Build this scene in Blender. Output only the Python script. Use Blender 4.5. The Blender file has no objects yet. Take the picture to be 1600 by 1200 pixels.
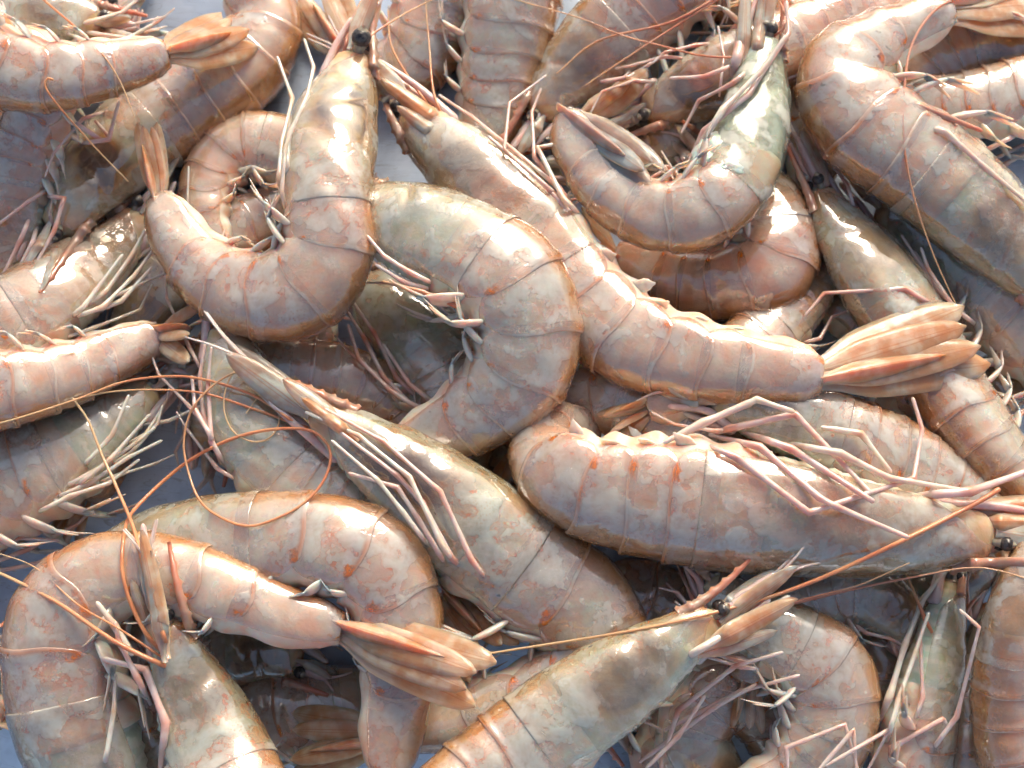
import bpy, math
import numpy as np

# ------------------------------------------------------------------ camera, light, exposure
TILT = math.radians(12.0); DIST = 0.36; LENS = 56.3; LOOK_Z = 0.028
SUN_EL = math.radians(30.0); SUN_AZ = math.radians(14.0)      # azimuth measured from +Y towards +X
scene = bpy.context.scene
cam_d = bpy.data.cameras.new('camera'); cam = bpy.data.objects.new('camera', cam_d)
scene.collection.objects.link(cam); scene.camera = cam
CAM = np.array([0.0, -DIST*math.sin(TILT), LOOK_Z + DIST*math.cos(TILT)])
cam.location = CAM; cam.rotation_euler = (TILT, 0, 0)
cam_d.lens = LENS; cam_d.sensor_width = 36.0; cam_d.clip_start = 0.01; cam_d.clip_end = 100
cam_d.dof.use_dof = True; cam_d.dof.focus_distance = 0.345; cam_d.dof.aperture_fstop = 20.0

world = bpy.data.worlds.new('World'); scene.world = world; world.use_nodes = True
wn = world.node_tree.nodes; wl = world.node_tree.links
sky = wn.new('ShaderNodeTexSky'); sky.sky_type = 'NISHITA'; sky.sun_disc = False
sky.air_density = 1.0; sky.dust_density = 4.0; sky.ozone_density = 0.6
sky.sun_elevation = SUN_EL; sky.sun_rotation = SUN_AZ
wl.new(sky.outputs[0], wn['Background'].inputs[0]); wn['Background'].inputs[1].default_value = 0.15
sun_d = bpy.data.lights.new('sun', 'SUN'); sun_d.energy = 2.7; sun_d.angle = math.radians(28)
sun_d.color = (1.0, 0.90, 0.76)
sun = bpy.data.objects.new('sun', sun_d); scene.collection.objects.link(sun)
sun.location = (0.2, 1.0, 0.6)
sun.rotation_euler = (math.pi/2 - SUN_EL, 0, math.pi - SUN_AZ)
vs = scene.view_settings
vs.view_transform = 'Standard'; vs.look = 'None'; vs.gamma = 1.0; vs.use_curve_mapping = False
vs.exposure = 0.44
cy = scene.cycles; cy.use_adaptive_sampling = True; cy.adaptive_threshold = 0.14; cy.adaptive_min_samples = 16
cy.max_bounces = 6; cy.diffuse_bounces = 3; cy.glossy_bounces = 3; cy.transmission_bounces = 3

# ------------------------------------------------------------------ photograph coordinates -> place
FPX = LENS/36.0*1600.0
CT, ST = math.cos(TILT), math.sin(TILT)
def ray(px, py):
    u = (np.asarray(px, float)-800)/FPX; v = (600-np.asarray(py, float))/FPX
    return np.stack([u, ST + v*CT, -CT + v*ST], -1)
def at(px, py, z):
    d = ray(px, py); t = (np.asarray(z, float)-CAM[2])/d[..., 2]
    return CAM + d*t[..., None]
GS = 4; GX0, GY0 = -700, -600; GW, GH = 750, 650
H = np.zeros((GH, GW))                     # height of the pile above the tray, filled shrimp by shrimp
gyy, gxx = np.mgrid[0:GH, 0:GW]; gpx = gxx*GS+GX0; gpy = gyy*GS+GY0
def hmax(px, py, r):
    ix = int((px-GX0)/GS); iy = int((py-GY0)/GS); k = max(1, int(r/GS))
    x0, x1, y0, y1 = max(0, ix-k), min(GW, ix+k+1), max(0, iy-k), min(GH, iy+k+1)
    if x0 >= x1 or y0 >= y1: return 0.0
    sub = H[y0:y1, x0:x1]
    m = (gxx[y0:y1, x0:x1]-ix)**2+(gyy[y0:y1, x0:x1]-iy)**2 <= k*k
    return float(sub[m].max()) if m.any() else 0.0
def hput(px, py, r, z, w):
    ix = (px-GX0)/GS; iy = (py-GY0)/GS; k = r/GS
    x0, x1, y0, y1 = max(0, int(ix-k)), min(GW, int(ix+k)+2), max(0, int(iy-k)), min(GH, int(iy+k)+2)
    if x0 >= x1 or y0 >= y1: return
    d2 = ((gxx[y0:y1, x0:x1]-ix)**2+(gyy[y0:y1, x0:x1]-iy)**2)/(k*k)
    top = np.where(d2 < 1, z + w*np.sqrt(np.clip(1-d2, 0, 1)), 0)
    H[y0:y1, x0:x1] = np.maximum(H[y0:y1, x0:x1], top)

def to_px(P):
    d = P-CAM; f = d[..., 1]*ST-d[..., 2]*CT
    return 800+FPX*d[..., 0]/f, 600-FPX*(d[..., 1]*CT+d[..., 2]*ST)/f
def lift(P, r, start=0.25):
    P = np.array(P, float); x, y = to_px(P); n = len(P)
    need = np.array([hmax(a, b, 5) for a, b in zip(x, y)])+r; need[:int(n*start)] = 0
    z = np.maximum(P[:, 2], need)
    for _ in range(4): z = np.maximum(z, np.convolve(np.pad(z, 1, mode='edge'), [.25, .5, .25], 'valid'))
    return at(x, y, z)
# ------------------------------------------------------------------ helpers
C = scene.collection
rng = np.random.default_rng(7)
def catmull(P, n):
    P = np.asarray(P, float); m = len(P)
    if m == 2: return P[0]+(P[1]-P[0])*np.linspace(0, 1, n)[:, None]
    Q = np.vstack([2*P[0]-P[1], P, 2*P[-1]-P[-2]])
    # centripetal-like parameter by chord length
    t = np.concatenate([[0], np.cumsum(np.sqrt(np.linalg.norm(np.diff(Q[:, :2], axis=0), axis=1))+1e-6)])
    out = []; tt = np.linspace(t[1], t[m], n)
    for x in tt:
        i = min(max(np.searchsorted(t, x, side='right')-1, 1), m-1)
        p0, p1, p2, p3 = Q[i-1], Q[i], Q[i+1], Q[i+2]; t0, t1, t2, t3 = t[i-1:i+3]
        a1 = (t1-x)/(t1-t0)*p0+(x-t0)/(t1-t0)*p1; a2 = (t2-x)/(t2-t1)*p1+(x-t1)/(t2-t1)*p2; a3 = (t3-x)/(t3-t2)*p2+(x-t2)/(t3-t2)*p3
        b1 = (t2-x)/(t2-t0)*a1+(x-t0)/(t2-t0)*a2; b2 = (t3-x)/(t3-t1)*a2+(x-t1)/(t3-t1)*a3
        out.append((t2-x)/(t2-t1)*b1+(x-t1)/(t2-t1)*b2)
    return np.array(out)
def resample(P, n, key=None):
    P = np.asarray(P, float); K = P if key is None else key
    L = np.concatenate([[0], np.cumsum(np.linalg.norm(np.diff(K, axis=0), axis=1))])
    t = np.linspace(0, L[-1], n)
    return np.stack([np.interp(t, L, P[:, j]) for j in range(P.shape[1])], 1)
def unit(v): return v/np.maximum(np.linalg.norm(v, axis=-1, keepdims=True), 1e-12)
def smooth1(a, k, it=1):
    for _ in range(it):
        p = np.pad(a, (k, k), mode='edge'); a = np.convolve(p, np.ones(2*k+1)/(2*k+1), 'valid')
    return a
def sst(a, b, x): t = np.clip((x-a)/(b-a), 0, 1); return t*t*(3-2*t)
def bell(x, c, w): return np.exp(-((x-c)/w)**2)

def mesh_obj(name, verts, faces, attr, mat, parent, org, color):
    q4 = np.array([f for f in faces if len(f) == 4])
    nn = np.cross(verts[q4[:, 2]]-verts[q4[:, 0]], verts[q4[:, 3]]-verts[q4[:, 1]]); cc = verts[q4].mean(1)-verts.mean(0)
    if np.sum(nn*cc) < 0: faces = [f[::-1] for f in faces]       # shells face outward
    me = bpy.data.meshes.new(name)
    me.from_pydata((verts-org).tolist(), [], faces)
    me.polygons.foreach_set('use_smooth', [True]*len(me.polygons))
    if attr is not None:
        a = me.attributes.new('pc', 'FLOAT_VECTOR', 'POINT'); a.data.foreach_set('vector', np.ascontiguousarray(attr, np.float32).ravel())
    me.materials.append(mat); me.update()
    o = bpy.data.objects.new(name, me); C.objects.link(o)
    o.parent = parent; o.color = color
    return o
def grid_faces(n, m, wrap, off=0):
    i, j = np.meshgrid(np.arange(n-1), np.arange(m if wrap else m-1), indexing='ij'); k = (j+1) % m
    return (np.stack([i*m+j, i*m+k, (i+1)*m+k, (i+1)*m+j], -1).reshape(-1, 4)+off).tolist()
class MB:
    """collects grids and tubes for one mesh"""
    def __init__(s): s.v = []; s.f = []; s.a = []; s.n = 0
    def grid(s, P, A, wrap=False, cap0=False, cap1=False):
        n, m = P.shape[:2]
        s.f += grid_faces(n, m, wrap, s.n)
        if cap0: s.f.append([s.n+j for j in range(m)])
        if cap1: s.f.append([s.n+(n-1)*m+j for j in reversed(range(m))])
        s.v.append(P.reshape(-1, 3)); s.a.append(np.broadcast_to(A, P.shape).reshape(-1, 3)); s.n += n*m
    def tube(s, pts, rad, sides=8, flat=1.0, up=None, tip=True, a2=0.0):
        pts = np.asarray(pts, float); n = len(pts); rad = np.broadcast_to(np.asarray(rad, float), (n,)).copy()
        if tip:
            e = unit(pts[-1]-pts[-2]); f = unit(pts[0]-pts[1]); r = rad[-1]; r_ = rad[0]
            pts = np.vstack([pts[0]+f*r_*0.8, pts[0]+f*r_*0.5, pts, pts[-1]+e*r*0.7, pts[-1]+e*r*1.2, pts[-1]+e*r*1.5]); rad = np.concatenate([[r_*0.35, r_*0.8], rad, [r*0.85, r*0.5, r*0.12]]); n += 5
        T = unit(np.gradient(pts, axis=0)); u = np.array([0, 0, 1.0]) if up is None else up
        X = unit(np.cross(T, u)); Y = np.cross(X, T)
        th = np.linspace(0, 2*math.pi, sides, endpoint=False)
        P = pts[:, None]+rad[:, None, None]*(X[:, None]*np.cos(th)[None, :, None]+flat*Y[:, None]*np.sin(th)[None, :, None])
        L = np.linspace(0, 1, n)
        A = np.stack([np.broadcast_to(L[:, None], P.shape[:2]), np.broadcast_to((th/6.283)[None], P.shape[:2]), np.full(P.shape[:2], a2)], -1)
        s.grid(P, A, True, True, True)
    def obj(s, name, mat, parent, org, color): return mesh_obj(name, np.vstack(s.v), s.f, np.vstack(s.a), mat, parent, org, color)

# ------------------------------------------------------------------ materials
def new_mat(name):
    m = bpy.data.materials.new(name); m.use_nodes = True; nt = m.node_tree
    return m, nt, nt.nodes['Principled BSDF']
class NB:
    def __init__(s, nt): s.nt = nt; s.n = nt.nodes; s.l = nt.links
    def put(s, sock, val):
        if hasattr(val, 'links') or isinstance(val, bpy.types.NodeSocket): s.l.new(val, sock)
        elif isinstance(val, (tuple, list)) and len(val) == 3 and sock.type == 'RGBA': sock.default_value = (*val, 1)
        else: sock.default_value = val
    def math(s, op, a, b=0.0, c=None, clamp=False):
        n = s.n.new('ShaderNodeMath'); n.operation = op; n.use_clamp = clamp
        s.put(n.inputs[0], a); s.put(n.inputs[1], b)
        if c is not None: s.put(n.inputs[2], c)
        return n.outputs[0]
    def mul(s, a, b): return s.math('MULTIPLY', a, b)
    def mix(s, f, a, b, mode='MIX'):
        n = s.n.new('ShaderNodeMix'); n.data_type = 'RGBA'; n.blend_type = mode; n.clamp_factor = True
        s.put(n.inputs['Factor'], f); s.put(n.inputs[6], a); s.put(n.inputs[7], b); return n.outputs[2]
    def noise(s, vec, scale, detail=3.0, rough=0.5, dist=0.0, lac=2.0):
        n = s.n.new('ShaderNodeTexNoise'); s.put(n.inputs['Vector'], vec)
        n.inputs['Scale'].default_value = scale; n.inputs['Detail'].default_value = detail
        n.inputs['Roughness'].default_value = rough; n.inputs['Distortion'].default_value = dist; return n.outputs['Fac']
    def voro(s, vec, scale, feature='F1', out='Distance', rnd=1.0):
        n = s.n.new('ShaderNodeTexVoronoi'); n.feature = feature; s.put(n.inputs['Vector'], vec); n.inputs['Scale'].default_value = scale
        n.inputs['Randomness'].default_value = rnd
        return n.outputs[out]
    def ramp(s, f, a, b, smooth=True):
        n = s.n.new('ShaderNodeMapRange'); n.interpolation_type = 'SMOOTHSTEP' if smooth else 'LINEAR'
        s.put(n.inputs['Value'], f); n.inputs['From Min'].default_value = a; n.inputs['From Max'].default_value = b; return n.outputs[0]
    def band(s, f, c, w):   # 1 at c falling to 0 at distance w
        return s.ramp(s.math('ABSOLUTE', s.math('SUBTRACT', f, c)), w, 0.0)
    def pos(s): return s.n.new('ShaderNodeNewGeometry').outputs['Position']
    def pc(s):
        n = s.n.new('ShaderNodeAttribute'); n.attribute_name = 'pc'; x = s.n.new('ShaderNodeSeparateXYZ'); s.l.new(n.outputs['Vector'], x.inputs[0]); return x.outputs
    def tint(s):
        n = s.n.new('ShaderNodeObjectInfo'); x = s.n.new('ShaderNodeSeparateColor'); s.l.new(n.outputs['Color'], x.inputs[0]); return x.outputs[0], x.outputs[1], x.outputs[2]
    def vscale(s, vec, v):
        n = s.n.new('ShaderNodeVectorMath'); n.operation = 'MULTIPLY'; s.put(n.inputs[0], vec); n.inputs[1].default_value = v; return n.outputs[0]
    def bump(s, h, dist, strength=1.0, normal=None):
        n = s.n.new('ShaderNodeBump'); n.inputs['Distance'].default_value = dist; n.inputs['Strength'].default_value = strength
        s.put(n.inputs['Height'], h)
        if normal is not None: s.l.new(normal, n.inputs['Normal'])
        return n.outputs[0]
ALB = 0.88
def finish(nb, b, color, rough, normal=None, sat=1.08, val=None, sss=0.5, radius=(0.006, 0.0026, 0.0014), coat=1.0, coat_rough=0.04, spec=0.15, coat_normal=None):
    hs = nb.n.new('ShaderNodeHueSaturation'); hs.inputs['Saturation'].default_value = sat; hs.inputs['Value'].default_value = ALB if val is None else val; nb.put(hs.inputs['Color'], color); color = hs.outputs[0]
    nb.put(b.inputs['Base Color'], color); nb.put(b.inputs['Roughness'], rough)
    b.inputs['Subsurface Weight'].default_value = sss; b.inputs['Subsurface Radius'].default_value = radius; b.inputs['Subsurface Scale'].default_value = 1.0
    b.inputs['Specular IOR Level'].default_value = spec; b.inputs['Coat Weight'].default_value = coat; b.inputs['Coat Roughness'].default_value = coat_rough
    b.inputs['Coat IOR'].default_value = 1.6
    b.subsurface_method = 'RANDOM_WALK'
    if normal is not None: nb.l.new(normal, b.inputs['Normal'])
    if coat_normal is not None: nb.l.new(coat_normal, b.inputs['Coat Normal'])
def warp(nb, p, scale=70, amt=0.007):
    n = nb.n.new('ShaderNodeTexNoise'); nb.put(n.inputs['Vector'], p); n.inputs['Scale'].default_value = scale; n.inputs['Detail'].default_value = 1.0
    v = nb.n.new('ShaderNodeVectorMath'); v.operation = 'MULTIPLY_ADD'; nb.l.new(n.outputs['Color'], v.inputs[0]); v.inputs[1].default_value = (amt,)*3; nb.l.new(p, v.inputs[2])
    return v.outputs[0]
def shell_material(carapace):
    m, nt, b = new_mat('carapace_shell' if carapace else 'abdomen_shell'); nb = NB(nt); p = nb.pos(); loc, th, seg = nb.pc(); pink, pale, dark = nb.tint()
    q = warp(nb, p)
    n1 = nb.noise(q, 46, 2, 0.5); n2 = nb.noise(q, 190, 3, 0.6); n3 = nb.noise(p, 640, 2, 0.55)
    c1 = nb.math('SUBTRACT', n1, 0.5); c2 = nb.math('SUBTRACT', n2, 0.5); c3 = nb.math('SUBTRACT', n3, 0.5)
    if not carapace: col = nb.mix(nb.ramp(n2, 0.34, 0.66), (0.57, 0.415, 0.325), (0.47, 0.475, 0.41))
    else: col = nb.mix(nb.ramp(n2, 0.34, 0.66), (0.46, 0.40, 0.30), (0.36, 0.42, 0.35))
    col = nb.mix(nb.mul(pink, 0.62), col, (0.64, 0.335, 0.235))
    # bluish white patches where the shell has come away from the meat, with crisp borders
    wob = nb.math('ADD', nb.math('ADD', n1, nb.mul(c2, 0.50)), nb.math('ADD', nb.mul(c3, 0.16), nb.mul(nb.math('SUBTRACT', pale, 0.5), 0.24)))
    side = nb.mul(nb.ramp(th, 0.12, 0.26), nb.ramp(th, 0.92, 0.75))
    patch = nb.mul(nb.ramp(wob, 0.50, 0.545), side)
    col = nb.mix(nb.mul(patch, 0.26), col, (0.62, 0.635, 0.61))
    col = nb.mix(nb.mul(nb.mul(nb.band(wob, 0.505, 0.012), side), 0.3), col, (0.58, 0.34, 0.27))
    # milky flank
    col = nb.mix(nb.mul(nb.mul(nb.band(nb.math('ADD', th, nb.mul(c1, 0.3)), 0.42, 0.26), nb.ramp(n2, 0.36, 0.62)), 0.55), col, (0.70, 0.70, 0.64))
    # orange tan back, pink lower rim
    dor = nb.ramp(nb.math('ADD', th, nb.math('ADD', nb.mul(c2, 0.16), nb.mul(c1, 0.2))), 0.34, 0.08)
    col = nb.mix(nb.mul(dor, 0.6 if not carapace else 0.45), col, (0.62, 0.35, 0.19) if not carapace else (0.40, 0.29, 0.17))
    # red veins
    col = nb.mix(nb.mul(nb.mul(nb.band(nb.math('ADD', n2, nb.mul(c3, 0.10)), 0.45, 0.014), nb.ramp(n1, 0.42, 0.58)), 0.5), col, (0.62, 0.29, 0.22))
    # fine pigment dots
    dots = nb.mul(nb.ramp(nb.voro(p, 1500), 0.36, 0.2), nb.ramp(nb.math('ADD', nb.mul(n1, 0.7), nb.mul(nb.ramp(th, 0.40, 0.1), 0.22)), 0.42, 0.6))
    col = nb.mix(nb.mul(dots, 0.6), col, (0.46, 0.20, 0.10))
    vein = nb.mul(nb.band(nb.math('ADD', n2, nb.mul(c3, 0.10)), 0.45, 0.016), nb.ramp(n1, 0.42, 0.56))
    col = nb.mix(nb.mul(vein, 0.8), col, (0.64, 0.24, 0.17))
    scr = nb.band(nb.math('ADD', n3, nb.mul(c2, 0.6)), 0.5, 0.02)
    col = nb.mix(nb.mul(scr, 0.35), col, (0.80, 0.77, 0.73))
    if not carapace:
        lw = nb.math('ADD', loc, nb.mul(c2, 0.22))
        col = nb.mix(nb.mul(nb.ramp(nb.math('ADD', loc, nb.mul(c2, 0.5)), 0.36, 0.05), 0.4), col, (0.48, 0.31, 0.24))
        col = nb.mix(nb.mul(nb.mul(nb.band(lw, 0.86, 0.15), nb.ramp(n1, 0.38, 0.55)), 0.5), col, (0.62, 0.59, 0.57))
        edge = nb.ramp(nb.math('ADD', loc, nb.mul(c3, 0.06)), 0.95, 1.03)
        col = nb.mix(nb.mul(nb.mul(edge, nb.ramp(n1, 0.45, 0.6)), 0.7), col, (0.60, 0.30, 0.20))
        col = nb.mix(nb.mul(nb.ramp(loc, 1.03, 1.055), 0.35), col, (0.66, 0.58, 0.52))  # pale line paints in the light caught by the plate's rear edge
        # the orange hinge spot of every plate
        hinge = nb.mul(nb.band(nb.math('ADD', th, nb.mul(c3, 0.14)), 0.60, 0.06), nb.band(nb.math('ADD', loc, nb.mul(c3, 0.3)), 0.95, 0.14))
        col = nb.mix(nb.mul(hinge, nb.ramp(n1, 0.36, 0.5)), col, (0.76, 0.20, 0.03))
    else:
        lw = nb.math('ADD', loc, nb.mul(c1, 0.6)); tw = nb.math('ADD', th, nb.mul(c2, 0.5))
        cloud = nb.ramp(nb.math('ADD', n2, nb.mul(c1, -0.5)), 0.52, 0.62)
        col = nb.mix(nb.mul(cloud, 0.55), col, (0.62, 0.655, 0.62))
        # the furrows of the carapace, lined red
        fur = nb.math('SUBTRACT', loc, nb.math('ADD', 0.30, nb.mul(th, 0.314)))
        col = nb.mix(nb.mul(nb.mul(nb.band(nb.math('ADD', fur, nb.mul(c3, 0.04)), 0.0, 0.022), nb.band(th, 0.32, 0.25)), 0.5), col, (0.52, 0.24, 0.17))
        low = nb.ramp(tw, 0.58, 0.74)
        col = nb.mix(nb.mul(low, 0.55), col, (0.68, 0.63, 0.52))
        organ = nb.mul(nb.band(lw, 0.50, 0.30), nb.band(tw, 0.44, 0.32)); wd = nb.math('ADD', organ, nb.mul(c2, 0.5))
        col = nb.mix(nb.mul(nb.mul(nb.ramp(wd, 0.02, 0.3), dark), 0.75), col, (0.37, 0.215, 0.13))
        col = nb.mix(nb.mul(nb.mul(nb.ramp(wd, 0.34, 0.5), dark), 0.9), col, (0.07, 0.06, 0.06))
        rr = nb.mul(nb.band(tw, 0.55, 0.25), nb.band(lw, 0.70, 0.28))
        col = nb.mix(nb.mul(nb.mul(nb.ramp(rr, 0.1, 0.6), pink), 0.8), col, (0.58, 0.24, 0.16))
        col = nb.mix(nb.mul(nb.ramp(nb.math('ADD', loc, nb.mul(c3, 0.2)), 0.22, 0.05), 0.6), col, (0.56, 0.30, 0.20))
        col = nb.mix(nb.mul(nb.ramp(loc, 0.975, 1.0), 0.5), col, (0.70, 0.64, 0.55))
    if not carapace: col = nb.mix(nb.mul(nb.ramp(th, 0.63, 0.72), 0.55), col, (0.60, 0.30, 0.25))
    col = nb.mix(nb.ramp(n3, 0.30, 0.70), nb.mix(1.0, col, (0.95, 0.92, 0.91), 'MULTIPLY'), col)
    # specks of dirt
    dirt = nb.ramp(nb.math('ADD', nb.mul(n3, 1.0), nb.mul(c1, 0.9)), 0.85, 0.88)
    col = nb.mix(nb.mul(dirt, 0.85), col, (0.04, 0.035, 0.03))
    hgt = nb.math('ADD', nb.math('ADD', nb.mul(n2, 0.26 if not carapace else 0.32), nb.mul(n3, 0.03)), nb.math('ADD', nb.mul(n1, 0.6), nb.mul(patch, 0.05)))
    finish(nb, b, col, nb.math('ADD', 0.18, nb.mul(n3, 0.2)), nb.bump(hgt, 0.0011, 0.75), sat=1.42, sss=0.0,
           coat_normal=nb.bump(nb.math('ADD', nb.math('ADD', nb.mul(n2, 0.075), nb.mul(n3, 0.030)), nb.math('ADD', nb.mul(n1, 0.2), nb.mul(patch, 0.03))), 0.0011, 0.75))
    b.inputs['Coat Roughness'].default_value = 0.03
    tr = nt.nodes.new('ShaderNodeBsdfTransparent'); tr.inputs[0].default_value = (1.0, 0.99, 0.98, 1); mx = nt.nodes.new('ShaderNodeMixShader')
    al = nb.math('ADD', nb.math('ADD', 0.30, nb.mul(patch, 0.20)), nb.math('ADD', nb.mul(nb.ramp(n2, 0.4, 0.65), 0.18), nb.mul(dor, 0.25)))
    al = nb.math('MAXIMUM', al, nb.math('MAXIMUM', nb.mul(dots, 0.6), nb.math('MAXIMUM', nb.mul(vein, 0.65), nb.mul(scr, 0.5))))
    al = nb.math('MAXIMUM', al, nb.mul(nb.math('MAXIMUM', hinge, nb.ramp(loc, 0.96, 1.03)), 0.8)) if not carapace else nb.math('MAXIMUM', al, nb.mul(dirt, 0.9))
    nb.put(mx.inputs[0], nb.math('MINIMUM', al, 0.92)); nb.l.new(tr.outputs[0], mx.inputs[1]); nb.l.new(b.outputs[0], mx.inputs[2])
    # the unbroken film of water over it
    b.inputs['Coat Weight'].default_value = 0.0; cn = b.inputs['Coat Normal'].links[0].from_socket
    fz = nt.nodes.new('ShaderNodeLayerWeight'); fz.inputs['Blend'].default_value = 0.5; nb.l.new(cn, fz.inputs['Normal'])
    out_ = nb.math('SUBTRACT', 1.0, nb.n.new('ShaderNodeNewGeometry').outputs['Backfacing'])
    film = nb.mul(nb.math('ADD', 0.15, nb.mul(nb.math('POWER', fz.outputs['Facing'], 5.0), 0.9)), out_)
    gl = nt.nodes.new('ShaderNodeBsdfGlossy'); gl.inputs['Roughness'].default_value = 0.05; nb.l.new(cn, gl.inputs['Normal'])
    fin = nt.nodes.new('ShaderNodeMixShader'); nb.l.new(film, fin.inputs[0]); nb.l.new(mx.outputs[0], fin.inputs[1]); nb.l.new(gl.outputs[0], fin.inputs[2]); nb.l.new(fin.outputs[0], nt.nodes['Material Output'].inputs[0])
    return m
M = {}
M['shell'] = shell_material(False); M['carapace'] = shell_material(True)
def simple(name, c1, c2, scale, rough, sss=0.6, coat=1.0, tipc=None, jointc=None, bump=0.5, radius=(0.0035, 0.0018, 0.0011)):
    m, nt, b = new_mat(name); nb = NB(nt); p = nb.pos(); loc, th, seg = nb.pc()
    n2 = nb.noise(p, scale, 2, 0.6); n3 = nb.noise(p, 800, 1, 0.6)
    col = nb.mix(nb.ramp(nb.math('ADD', n2, nb.mul(nb.math('SUBTRACT', n3, 0.5), 0.3)), 0.35, 0.65), c1, c2)
    if tipc: col = nb.mix(nb.ramp(loc, 0.35, 1.0), col, tipc)
    if jointc: col = nb.mix(nb.mul(seg, 0.85), col, jointc)
    finish(nb, b, col, 0.28, nb.bump(nb.math('ADD', nb.mul(n2, 0.6), nb.mul(n3, 0.25)), 0.0012*bump, 0.8), sss=sss, coat=coat, radius=radius); return m, nb, b
def meat_material(head):
    m, nt, b = new_mat('head_meat' if head else 'abdomen_meat'); nb = NB(nt); p = nb.pos(); loc, th, seg = nb.pc(); pink, pale, dark = nb.tint()
    q = warp(nb, p, 90, 0.005); n1 = nb.noise(q, 60, 2, 0.5); n2 = nb.noise(q, 260, 3, 0.6); c1 = nb.math('SUBTRACT', n1, 0.5); c2 = nb.math('SUBTRACT', n2, 0.5)
    if head:
        col = nb.mix(nb.ramp(n1, 0.38, 0.62), (0.62, 0.59, 0.46), (0.52, 0.62, 0.52))
        col = nb.mix(nb.mul(pink, 0.6), col, (0.64, 0.38, 0.30))
        lw = nb.math('ADD', loc, nb.mul(c1, 0.5)); tw = nb.math('ADD', th, nb.mul(c2, 0.25))
        gill = nb.ramp(nb.math('SINE', nb.math('ADD', nb.mul(loc, 70.0), nb.mul(c2, 9.0))), -0.2, 0.8)
        col = nb.mix(nb.mul(nb.mul(gill, nb.ramp(tw, 0.42, 0.6)), 0.6), col, (0.78, 0.76, 0.68))
        col = nb.mix(nb.mul(nb.ramp(n2, 0.52, 0.64), 0.55), col, (0.76, 0.77, 0.71))
        org_ = nb.mul(nb.band(lw, 0.48, 0.32), nb.band(tw, 0.38, 0.34)); wd = nb.math('ADD', org_, nb.mul(c2, 0.5))
        col = nb.mix(nb.mul(nb.ramp(wd, 0.0, 0.3), nb.math('ADD', 0.25, nb.mul(dark, 0.7))), col, (0.42, 0.26, 0.13))
        col = nb.mix(nb.mul(nb.mul(nb.ramp(wd, 0.28, 0.46), dark), 0.95), col, (0.05, 0.04, 0.04))
        col = nb.mix(nb.mul(nb.ramp(loc, 0.25, 0.05), 0.6), col, (0.62, 0.36, 0.22))
    else:
        col = nb.mix(nb.ramp(n2, 0.36, 0.64), (0.76, 0.585, 0.475), (0.69, 0.72, 0.63))
        col = nb.mix(nb.mul(pink, 0.62), col, (0.80, 0.45, 0.34))
        st = nb.ramp(nb.math('SINE', nb.math('ADD', nb.mul(loc, 6.2832), nb.mul(c1, 5.0))), 0.1, 0.9)
        col = nb.mix(nb.mul(st, 0.4), col, (0.86, 0.85, 0.78))
        col = nb.mix(nb.mul(nb.ramp(nb.math('ADD', n1, nb.mul(c2, 0.4)), 0.46, 0.62), 0.35), col, (0.78, 0.50, 0.41))
        col = nb.mix(nb.mul(nb.ramp(th, 0.05, 0.02), 0.65), col, (0.12, 0.07, 0.05))
        col = nb.mix(nb.mul(nb.ramp(nb.math('ADD', th, nb.mul(c1, 0.2)), 0.30, 0.08), 0.7), col, (0.62, 0.34, 0.19))
    finish(nb, b, col, 0.3, nb.bump(n2, 0.0006, 0.8), sat=1.32, val=0.95, sss=1.0, radius=(0.008, 0.0042, 0.0028), coat=0.1, coat_rough=0.08); return m
M['flesh'] = meat_material(False); M['head'] = meat_material(True)
M['old_flesh'], *_ = simple('pale_flesh', (0.66, 0.58, 0.50), (0.58, 0.53, 0.43), 220, 0.3)
M['old_head'], *_ = simple('head_flesh', (0.52, 0.45, 0.35), (0.60, 0.54, 0.43), 320, 0.3)
M['green_flesh'], *_ = simple('green_head_flesh', (0.20, 0.19, 0.12), (0.50, 0.56, 0.47), 120, 0.3, sss=0.4)
M['pale_green'], *_ = simple('pale_green_meat', (0.66, 0.74, 0.64), (0.74, 0.76, 0.68), 300, 0.3, sss=0.9, bump=1.0)
M['leg'], *_ = simple('leg_shell', (0.72, 0.58, 0.54), (0.68, 0.45, 0.40), 160, 0.3, jointc=(0.60, 0.24, 0.15), bump=0.35)
M['legw'], *_ = simple('white_leg_shell', (0.74, 0.69, 0.60), (0.68, 0.55, 0.48), 160, 0.3, jointc=(0.58, 0.38, 0.24), bump=0.35)
M['antenna'], *_ = simple('antenna_shell', (0.68, 0.32, 0.18), (0.62, 0.24, 0.14), 120, 0.35, sss=0.3, coat=0.5, tipc=(0.68, 0.46, 0.28), bump=0.2)
M['pale_antenna'], *_ = simple('pale_antenna_shell', (0.60, 0.30, 0.22), (0.55, 0.22, 0.15), 120, 0.35, sss=0.3, coat=0.5, tipc=(0.62, 0.36, 0.22), bump=0.2)
M['swim'], *_ = simple('swimmeret_flesh', (0.74, 0.71, 0.62), (0.66, 0.55, 0.48), 260, 0.3, sss=0.9, jointc=(0.56, 0.34, 0.28))
M['rostrum'], *_ = simple('rostrum_shell', (0.46, 0.24, 0.17), (0.40, 0.29, 0.22), 200, 0.3, tipc=(0.56, 0.22, 0.15), bump=0.5)
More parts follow.
